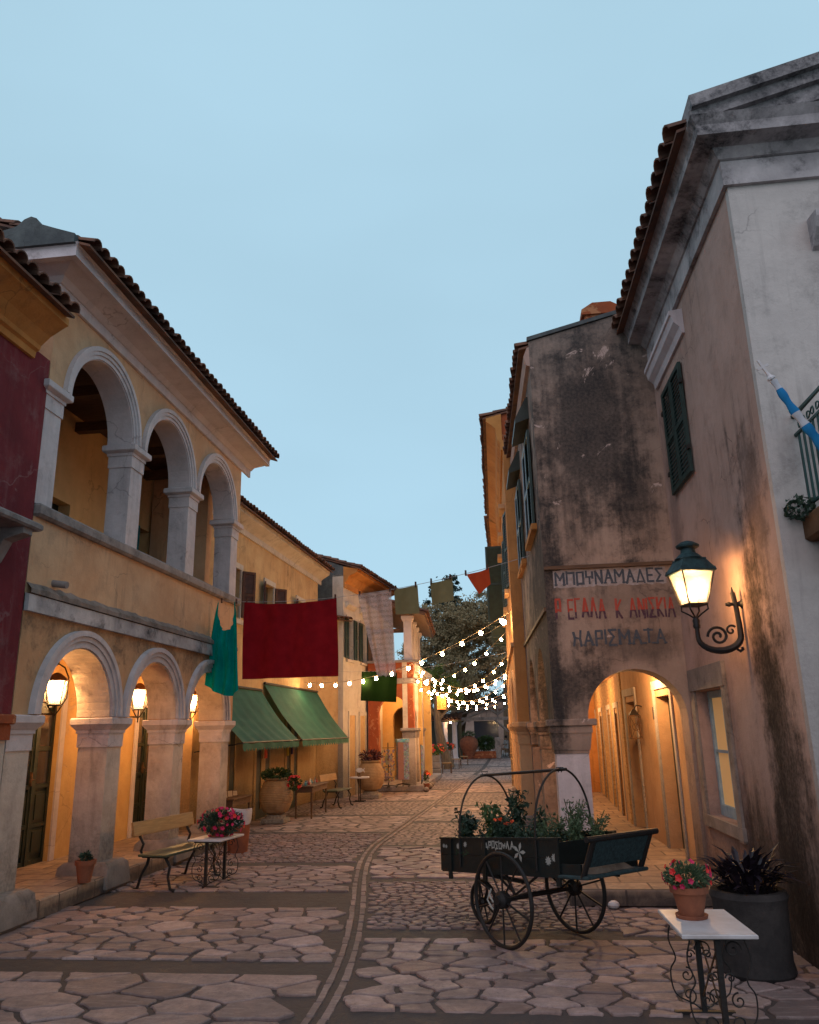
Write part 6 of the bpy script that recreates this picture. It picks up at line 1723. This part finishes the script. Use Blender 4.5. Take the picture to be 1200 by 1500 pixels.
# white ribbon on the near wheel
mb = MB(); mb.tube([(-.12, -.455, .46), (-.16, -.47, .37), (-.10, -.46, .30)], .008, 5); mb.tube([(-.14, -.46, .41), (-.08, -.47, .36)], .007, 5)
mb.build('white_ribbon', M['flower_paint'], CT)
def at_cart(x, y, z=0):
    a = R(-49); return (.18 + x * math.cos(a) - y * math.sin(a), 7.72 + x * math.sin(a) + y * math.cos(a), z)
def upright(name, label, loc, h, n, leafm, seed, size=.05, spread=.12, blooms=0, bm=None, stems=5, pot=True, asp=.5, bs=.03):
    T_ = thing(name, label, 'plant', loc)
    if pot: 
        mb = MB(); mb.lathe([(.06, 0), (.085, .15), (.09, .15), (.09, .17), (.075, .17), (.07, .14)], 14); mb.build('pot', M['terra'], T_, True)
    rg = random.Random(seed); mb = MB(); P = []; tips = []
    for s_ in range(stems):
        a = rg.uniform(0, 2 * PI); dx, dy = spread * math.cos(a) * rg.uniform(.3, 1), spread * math.sin(a) * rg.uniform(.3, 1); hh = h * rg.uniform(.7, 1.0)
        pts = [(dx * t * t * .9 + .02 * math.sin(a), dy * t * t * .9, .13 + (hh - .13) * t) for t in (0, .35, .7, 1)]
        mb.tube(pts, .004, 4); tips.append(pts[-1])
        for k in range(n // stems):
            t = rg.uniform(.12, 1.); q = rg.uniform(.2, 1) * .07; b_ = rg.uniform(0, 6.28)
            P.append((dx * t * t * .9 + q * math.cos(b_), dy * t * t * .9 + q * math.sin(b_), .13 + (hh - .13) * t + rg.uniform(-.02, .02)))
    mb.build('stems', leafm, T_)
    mb = MB(); mb.leaves(P, size, seed, .3, asp); mb.build('foliage', leafm, T_)
    if blooms:
        mb = MB()
        for k in range(blooms):
            p = tips[k % len(tips)]; c = (p[0] + rg.uniform(-.04, .04), p[1] + rg.uniform(-.05, .0), p[2] + rg.uniform(-.06, .03))
            for j in range(7):
                q = Matrix.Rotation(rg.uniform(0, 6), 4, 'Z') @ Matrix.Rotation(rg.uniform(.3, 1.6), 4, 'X'); mb.add([(0, 0, 0), (bs * .6, 0, bs * .7), (0, 0, bs * 1.2), (-bs * .6, 0, bs * .7)], [(0, 1, 2, 3)], Matrix.Translation(c) @ q)
        mb.build('blossoms', bm, T_)
    return T_
cz = .64
spec = [(-.86, -.14, .44, 'leafdark', 'large leaved plant at the left end of the flower cart', .085, 0, None, 6), (-.66, .12, .46, 'leafdark', 'second large leaved plant behind the left hoop of the cart', .085, 0, None, 6),
        (-.50, -.12, .50, 'leaf', 'tall leafy green plant left of the red geranium in the cart', .06, 0, None, 6), (-.36, .10, .60, 'leafdark', 'tallest leafy plant in the cart, behind the red geranium', .055, 0, None, 7),
        (-.26, -.16, .42, 'leafdark', 'red flowering geranium in the flower cart', .05, 5, 'petalor', 6), (-.10, .12, .42, 'leafdark', 'leafy plant in the cart just right of the red geranium', .05, 0, None, 6), (-.02, -.14, .30, 'leafdark', 'low silvery plant below the middle of the cart hoops', .03, 0, None, 9),
        (.14, .12, .38, 'herb', 'flat flowered herb between the two cart hoops', .035, 6, 'herb', 7), (.26, -.12, .34, 'herb', 'low feathery herb at the cart rim right of the hoops', .03, 0, None, 8),
        (.36, .14, .46, 'herb', 'tall feathery herb in the right half of the cart', .04, 0, None, 9), (.50, -.02, .48, 'herb', 'feathery herb beside the seat end of the cart', .04, 0, None, 9), (.56, .2, .38, 'herb', 'feathery herb at the far right corner of the cart', .04, 0, None, 8)]
for i, (x, y, h, lm, lab, sz, bl, bm, st_) in enumerate(spec):
    upright('potted_plant', lab, at_cart(x, y, cz + .085 * x), h * 1.12, 190 if sz > .055 else 420, M[lm], 100 + i, sz, .13, bl, M[bm] if bm else None, st_, True, .5 if sz > .05 else .35)['group'] = 'plants standing in the flower cart'
mb = MB(SHM); mb.add(0 and [] or [], []) if False else None
bx = MB(SHM); bx.box(x0 + .02, x1 - .03, y0 + .03, y1 - .03, zb + .03, zb + .10)
fo = MB(SHM); rg = np.random.RandomState(3)
fo.leaves(np.stack([rg.uniform(x0 + .05, x1 - .05, 1500), rg.uniform(y0 + .04, y1 - .04, 1500), rg.uniform(zb + .12, zt + .09, 1500)], 1).tolist(), .035, 8)
fo.build('undergrowth', M['leafdark'], CT)

# ================================================================== RIGHT FOREGROUND PLANTER
PL = thing('stone_planter', 'large round weathered stone planter of purple leaved plants against the gabled house', 'planter', (1.74, 6.85, 0))
mb = MB(); mb.lathe([(.26, .001), (.275, .03), (.26, .1), (.27, .5), (.285, .54), (.27, .58), (.22, .58), (.21, .5)], 32); mb.build('planter_body', M['planter'], PL, True)
mb = MB(); rg = random.Random(77); n_ = 0
for k in range(170):
    a = rg.uniform(0, 2 * PI); L = rg.uniform(.14, .34); el = rg.uniform(.15, 1.15); bx_, by_ = rg.uniform(0, .22) * math.cos(a), rg.uniform(0, .22) * math.sin(a); z0_ = .56 + rg.uniform(0, .16)
    w = rg.uniform(.018, .03); d = Vector((math.cos(a) * math.cos(el), math.sin(a) * math.cos(el), math.sin(el))); s_ = Vector((-math.sin(a), math.cos(a), 0))
    B0 = Vector((bx_, by_, z0_)); mid = B0 + d * L * .5 + Vector((0, 0, .02)); tip = B0 + d * L + Vector((0, 0, -.05 * L / .3))
    mb.add([tuple(B0 - s_ * w * .4), tuple(B0 + s_ * w * .4), tuple(mid + s_ * w), tuple(mid - s_ * w), tuple(tip), tuple(mid - Vector((0, 0, .008)))], [(0, 1, 5), (0, 5, 3), (1, 2, 5), (3, 5, 4), (5, 2, 4)])
mb.build('foliage', M['purple'], PL)
CH = thing('wall_ledge', 'low pale stone doorstep just inside the right edge of the frame', 'step', (2.35, 6.1, 0))
mb = MB(); mb.box(0, 1.2, -.45, .2, .002, .16, bev=.02); mb.box(.1, 1.2, -.2, .2, .161, .3, bev=.02); mb.build('stone_step', M['coping'], CH)
mb = MB(); mb.ball((0, 0, .05), .06, 6, sz=.7); o = mb.build('white_stone', M['marble'], None); o.location = (.95, 8.98, 0); tag(o, 'small pale stone lying against the kerb beside the cart', 'stone')

# ================================================================== FAR END: chairs, planters, tree, pavilion
def chair(label, loc, rot):
    C_ = thing('wooden_chair', label, 'chair', loc, rot, 'straw seated chairs along the street')
    mb = MB(); mb.box(-.21, .21, -.2, .2, .42, .46); mb.build('seat', M['straw'], C_)
    for sx in (-1, 1):
        mb = MB(); mb.tube([(sx * .2, -.19, .001), (sx * .19, -.19, .42)], .02, 6); mb.build('leg', M['wood'], C_)
        mb = MB(); mb.tube([(sx * .2, .20, .001), (sx * .19, .19, .45), (sx * .18, .23, .88)], .02, 6); mb.build('leg', M['wood'], C_)
    mb = MB()
    for z in (.58, .70, .83): mb.box(-.17, .17, .2, .22, z, z + .06)
    mb.build('backrest', M['wood'], C_)
    return C_
chs = ['nearest straw seated wooden chair beside the stone planters', 'middle straw seated chair in the row of three beyond the planters', 'farthest straw seated chair in the row of three']
c0_ = chair(chs[0], (-2.85, 35.9, 0), 100)
dup(c0_, (-2.72, 40.2, 0), 80, chs[1]); dup(c0_, (-2.55, 44.0, 0), 95, chs[2])
for i, (x, y, s_, l_) in enumerate(((-3.32, 35.2, 1.0, 'stepped stone planter of yellow and orange flowers nearest the chairs'), (-3.55, 38.8, .9, 'stone planter of red flowers behind the nearest chair'), (-3.4, 43.5, .9, 'stone planter of orange flowers behind the farthest chair'))):
    T_ = thing('flower_stand', l_, 'planter', (x, y, 0), 0, 'stone flower stands along the far left side')
    mb = MB(); mb.box(-.3, .3, -.3, .3, .002, .24, bev=.03); mb.box(-.26, .28, -.25, .25, .241, .5, bev=.03); mb.box(-.22, .25, -.22, .22, .501, .78, bev=.03); mb.build('stone_blocks', M['stone'], T_)
    plant(T_, (.05, 0, .98), (.42, .35, .22), 380, M['leafyellow'] if i == 0 else M['leaf'], .10, 60 + i, 16, M['petalor'], .07, .7, .5, 8, M['petalred'])

def tree(name, label, loc, blobs, trunk, leafm, n, size, seed, barkr=.3, group=None, limbs=6):
    T_ = thing(name, label, 'tree', loc, 0, group)
    rg = random.Random(seed); mb = MB()
    mb.tube(trunk, [barkr * (1 - .65 * i / (len(trunk) - 1)) for i in range(len(trunk))], 10)
    top = Vector(trunk[-1]); 
    for c, r_ in blobs[:limbs + 4]:
        c = Vector(c); m_ = top.lerp(c, .5) + Vector((rg.uniform(-.3, .3), rg.uniform(-.3, .3), -.3)); s_ = Vector(trunk[-2]).lerp(top, rg.random())
        mb.tube([tuple(s_), tuple(m_), tuple(c)], [barkr * .3, barkr * .2, barkr * .06], 6)
    mb.build('trunk', M['bark'], T_, True)
    mb = MB(); tot = sum(r_[0] * r_[1] * r_[2] for _, r_ in blobs) ; P = []
    for k, (c, r_) in enumerate(blobs):
        nn = int(n * r_[0] * r_[1] * r_[2] / tot)
        # each blob is itself made of small tufts
        rs = np.random.RandomState(seed * 31 + k); nt = max(6, nn // 60)
        cen = np.array(foliage_blob(nt, c, r_, seed * 13 + k, .45))
        for q in cen:
            rr_ = rs.uniform(.10, .24) * min(r_)
            P += (q + rs.normal(size=(max(1, nn // nt), 3)) * np.array((rr_, rr_, rr_ * .7))).tolist()
    mb.leaves(P, size, seed, .15, .5); mb.build('crown', leafm, T_)
    return T_
def blobs(cx, cy, cz, rx, ry, rz_, k, seed, rs=(.28, .5)):
    rg = random.Random(seed); out = []
    for i in range(k):
        a, b = rg.uniform(0, 2 * PI), math.asin(rg.uniform(-.6, 1)); q = rg.uniform(.45, .95)
        s_ = rg.uniform(*rs); out.append(((cx + rx * q * math.cos(a) * math.cos(b), cy + ry * q * math.sin(a) * math.cos(b), cz + rz_ * q * math.sin(b)), (rx * s_, ry * s_, rz_ * s_)))
    return out
tree('broad_tree', 'broad brownish olive tree filling the end of the street behind the bulbs', (-3.0, 52, 0), blobs(.9, -3, 5.9, 5.0, 3.0, 3.6, 34, 3, (.24, .36)), [(-.9, 6, 0), (-.6, 6, 1.6), (-.2, 5, 3.0), (.5, 3, 4.4)], M['oak'], 80000, .16, 3, .45)
tree('broad_tree', 'tall dark tree rising behind the khaki cloths', (-4.2, 60, 0), blobs(0, 0, 9.2, 2.0, 2.2, 4.0, 14, 5, (.24, .38)), [(0, 0, 0), (.2, 0, 3), (0, 0, 6.0), (0, 0, 7.5)], M['oakdark'], 14000, .24, 5, .4)
tree('broad_tree', 'dark tree top behind the right end of the street', (-.2, 66, 0), blobs(0, 0, 8.6, 3.2, 2.2, 3.4, 14, 6, (.26, .4)), [(0, 0, 0), (0, 0, 3), (0, 0, 5.0), (0, 0, 6.5)], M['oakdark'], 13000, .26, 6, .4)
tree('leaning_tree', 'yellow green tree with a thick leaning trunk beside the left planters', (-3.35, 40, 0), blobs(-.1, .5, 3.6, 1.1, 1.3, 1.9, 12, 8, (.25, .42)), [(.25, 0, 0), (0, 0, .9), (-.18, 0, 2.0), (-.25, 0, 3.2)], M['leafyellow'], 6500, .12, 8, .34)
for i, (x, y, h, w) in enumerate(((-10, 78, 6.5, 5), (-3, 84, 6.0, 5), (4, 82, 7.0, 5), (11, 76, 8, 5), (-17, 72, 9, 5))):
    tree('broad_tree', ['dark tree far behind the pavilion, leftmost but one', 'dark tree far behind the big jar', 'dark tree far behind the pavilion roof', 'dark tree hidden mostly by the right houses', 'dark tree farthest left, hidden behind the left houses'][i], (x, y, 0),
         blobs(0, 0, h * .55, w, 3, h * .5, 12, 20 + i, (.3, .45)), [(0, 0, 0), (0, 0, h * .3), (0, 0, h * .5)], M['oakdark'], 7000, .34, 20 + i, .3, 'trees far behind the pavilion')

PV = thing('open_pavilion', 'open wooden pavilion with a king post truss at the end of the street', 'pavilion', (-4.2, 54, 0))
for x in (0.35, 4.1, 8.6):
    for y in (0, 7):
        mb = MB(); mb.box(x - .09, x + .09, y - .09, y + .09, .002, 2.4); mb.build('post', M['wood'], PV)
mb = MB(); mb.box(.1, 9, -.09, .09, 2.4, 2.6)
for a, b in (((.1, 2.5), (3.4, 3.7)), ((3.4, 3.7), (7.0, 2.5)), ((1.0, 2.45), (3.4, 3.3)), ((3.4, 2.6), (3.4, 3.6)), ((3.4, 2.75), (4.2, 3.3)), ((3.4, 2.75), (2.6, 3.3)), ((.35, 1.6), (1.3, 2.4)), ((4.1, 1.6), (3.2, 2.4)), ((4.1, 1.6), (5, 2.4))):
    mb.tube([(a[0], -.05, a[1]), (b[0], -.05, b[1])], .07, 4)
mb.build('roof_truss', M['coping'], PV)
mb = MB(); mb.add([(-.2, -.3, 2.52), (3.4, -.3, 3.86), (3.4, 7.3, 3.86), (-.2, 7.3, 2.52), (-.2, -.3, 2.60), (3.4, -.3, 3.94), (3.4, 7.3, 3.94), (-.2, 7.3, 2.60)], [(0, 1, 2, 3), (7, 6, 5, 4), (0, 4, 5, 1), (3, 2, 6, 7), (0, 3, 7, 4)])
mb.add([(3.4, -.3, 3.86), (9.4, -.3, 1.9), (9.4, 7.3, 1.9), (3.4, 7.3, 3.86), (3.4, -.3, 3.94), (9.4, -.3, 1.98), (9.4, 7.3, 1.98), (3.4, 7.3, 3.94)], [(0, 1, 2, 3), (7, 6, 5, 4), (0, 4, 5, 1), (1, 5, 6, 2)])
mb.build('roof', M['darkstone'], PV)
PQ = thing('white_portico', 'low tiled portico with two white columns left of the pavilion', 'portico', (-4.55, 50, 0))
for x in (.55, 1.0):
    mb = MB(); mb.lathe([(.22, .002), (.22, .12), (.17, .16), (.15, 2.1), (.2, 2.18), (.22, 2.3)], 16, Matrix.Translation((x, 0 if x < .8 else 2, 0))); mb.build('column', M['whiteclean'], PQ, True)
mb = MB(); tiles(mb, -2.5, 1.6, -.5, 2.42, R(14), 6, seed=81, pitch=.25, r=.11); mb.build('tiled_roof', M['tile'], PQ)
mb = MB(); mb.box(-2.5, 1.4, -.1, .1, 2.3, 2.42); mb.box(-2.5, 1.4, 3, 3.1, 0, 2.5); mb.build('back_wall', M['greendoor'], PQ)
FH = thing('far_house', 'pale low house with a wide window seen through the pavilion', 'house', (-5.2, 78, 0))
mb = MB(); archwall(mb, 0, 9, .003, 3.6, .3, [dict(c=2.9, w=2.3, zb=.9, sp=2.6, arch=False), dict(c=6.3, w=1.6, zb=.9, sp=2.6, arch=False)]); mb.build('wall', M['tower'], FH)
for c_, w in ((2.9, 2.3), (6.3, 1.6)):
    mb = MB(); mb.box(c_ - w / 2, c_ + w / 2, .1, .15, .9, 2.6); mb.build('window', M['pane'], FH)
mb = MB(); mb.prism([(-.4, 3.6), (-.4, 3.7), (3, 4.8), (3, 4.6)], -.3, 9.3); mb.build('roof', M['tile'], FH)
BP = thing('giant_jar', 'giant round terracotta jar standing before the pavilion', 'jar', (-3.02, 60, 0)); BP.location = (-2.72, 53.0, 0)
mb = MB(); mb.lathe([(.2, .002), (.24, .1), (.27, .25), (.42, .45), (.43, .50), (.46, .52), (.58, .8), (.60, 1.0), (.54, 1.2), (.36, 1.35), (.24, 1.38), (.26, 1.42), (.2, 1.4)], 32); mb.build('jar_body', M['terra'], BP, True)
plant(BP, (0, 0, 1.55), (.5, .4, .2), 260, M['herb'], .12, 71)
for i, (x, w, l_) in enumerate(((-3.85, .75, 'dark green bush left of the giant jar'), (-1.65, .75, 'dark green bush right of the giant jar'))):
    T_ = thing('round_bush', l_, 'bush', (x, 53.6, 0), 0, 'bushes beside the giant jar')
    plant(T_, (0, 0, .95), (w, .5, .5), 1500, M['leaf'], .13, 81 + i)
mb = MB(); mb.box(-4.3, -1.0, 53.1, 54, .002, .45, bev=.03); tag(mb.build('low_wall', M['redold']), 'low brown stone wall supporting the bushes beside the giant jar', 'wall')
mb = MB(); mb.box(-1.05, -.7, 53.2, 53.6, .002, 1.3, bev=.03); tag(mb.build('stone_post', M['coping']), 'squat stone post at the right end of the low wall', 'post')

# diners: one continuous skinned body each, seated
def person(label, loc, rot, shirt):
    T_ = thing('person', label, 'person', loc, rot, 'diners seated under the pavilion')
    V = [(0, 0, .50), (0, .02, .75), (0, 0, 1.0), (0, -.02, 1.1), (0, -.03, 1.18), (0, -.03, 1.28),
         (.18, 0, 1.0), (.24, -.05, .78), (.16, -.25, .74), (-.18, 0, 1.0), (-.24, -.05, .78), (-.16, -.25, .74),
         (.10, -.02, .48), (.12, -.42, .48), (.12, -.44, .06), (.12, -.54, .03), (-.10, -.02, .48), (-.12, -.42, .48), (-.12, -.44, .06), (-.12, -.54, .03)]
    E_ = [(0, 1), (1, 2), (2, 3), (3, 4), (4, 5), (2, 6), (6, 7), (7, 8), (2, 9), (9, 10), (10, 11), (0, 12), (12, 13), (13, 14), (14, 15), (0, 16), (16, 17), (17, 18), (18, 19)]
    Rr = [.15, .13, .14, .05, .085, .075, .06, .045, .03, .06, .045, .03, .09, .065, .045, .035, .09, .065, .045, .035]
    me = bpy.data.meshes.new('body'); me.from_pydata(V, E_, []); o = bpy.data.objects.new('body', me); col.objects.link(o); o.parent = T_
    me.materials.append(M['skin'])
    sm = o.modifiers.new('skin', 'SKIN'); 
    for i, r_ in enumerate(Rr): me.skin_vertices[0].data[i].radius = (r_, r_ * .85)
    me.skin_vertices[0].data[0].use_root = True
    o.modifiers.new('sub', 'SUBSURF').levels = 1; o.modifiers['sub'].render_levels = 1
    mb = MB(); mb.lathe([(.19, .52), (.18, .7), (.22, .95), (.19, 1.04), (.08, 1.09)], 14, Matrix.Scale(.8, 4, (0, 1, 0))); 
    for s_ in (-1, 1): mb.tube([(s_ * .17, 0, 1.0), (s_ * .245, -.05, .80)], [.085, .07], 8)
    mb.build('shirt', shirt, T_, True)
    mb = MB(); mb.lathe([(.08, 1.20), (.105, 1.26), (.10, 1.34), (.05, 1.385)], 12, Matrix.Translation((0, .0, 0))); mb.build('hair', M['hair'], T_, True)
    mb = MB(); mb.box(-.22, .22, -.2, .22, .40, .44); mb.box(-.22, .22, .2, .23, .44, .9)
    for sx in (-.2, .2):
        for sy in (-.18, .2): mb.box(sx - .015, sx + .015, sy - .015, sy + .015, .002, .40)
    c = mb.build('dark_chair', M['wood'], None); c.location = loc; c.rotation_euler = (0, 0, R(rot)); tag(c, 'dark chair under the diner ' + label.split(' seated ')[1].split(',')[0], 'chair', 'chairs under the diners')
    return T_
person('person in a white shirt seated behind the white portico columns, facing right', (-3.1, 57.5, 0), 60, M['shirt'])
person('person in a white shirt seated right of the giant jar, facing left', (-1.85, 57.8, 0), -50, M['shirt'])
person('person in a pale top seated at the right of the pavilion, facing left', (-.35, 57.2, 0), -70, M['shirt'])
DT = thing('dining_table', 'dark dining table under the pavilion with a pale cloth', 'table', (-2.4, 57.6, 0))
mb = MB(); mb.box(-.5, .5, -.4, .4, .70, .74); mb.build('tabletop', M['wood'], DT)
for sx in (-.45, .45):
    for sy in (-.35, .35): mb = MB(); mb.box(sx - .03, sx + .03, sy - .03, sy + .03, .002, .70); mb.build('leg', M['wood'], DT)
for x, y, w in ((-.4, 24, 30), (-2.2, 30, 30)): pass
PLm = thing('pavilion_lamp', 'small bare bulb at the corner of the white portico roof', 'lamp', (-3.6, 49.4, 2.25))
mb = MB(); mb.ball((0, 0, 0), .045, 8); mb.build('bulb', M['bulb'], PLm); mb = MB(); mb.box(-.02, .02, -.02, .02, .045, .12); mb.build('socket', M['iron'], PLm)
lamp((0, 0, -.1), 25, (1, .6, .3), .1, PLm)
# porch lamp of the old red house
PR = thing('porch_lamp', 'small lamp under the ceiling of the red house porch', 'lamp', (-3.55, 27.0, 3.4))
mb = MB(); mb.box(-.12, .12, -.12, .12, -.08, -.02); mb.build('lamp_glass', M['glasslamp'], PR); mb = MB(); mb.box(-.14, .14, -.14, .14, -.02, .0); mb.build('lamp_frame', M['iron'], PR)
lamp((0, 0, -.3), 110, (1, .55, .2), .1, PR)
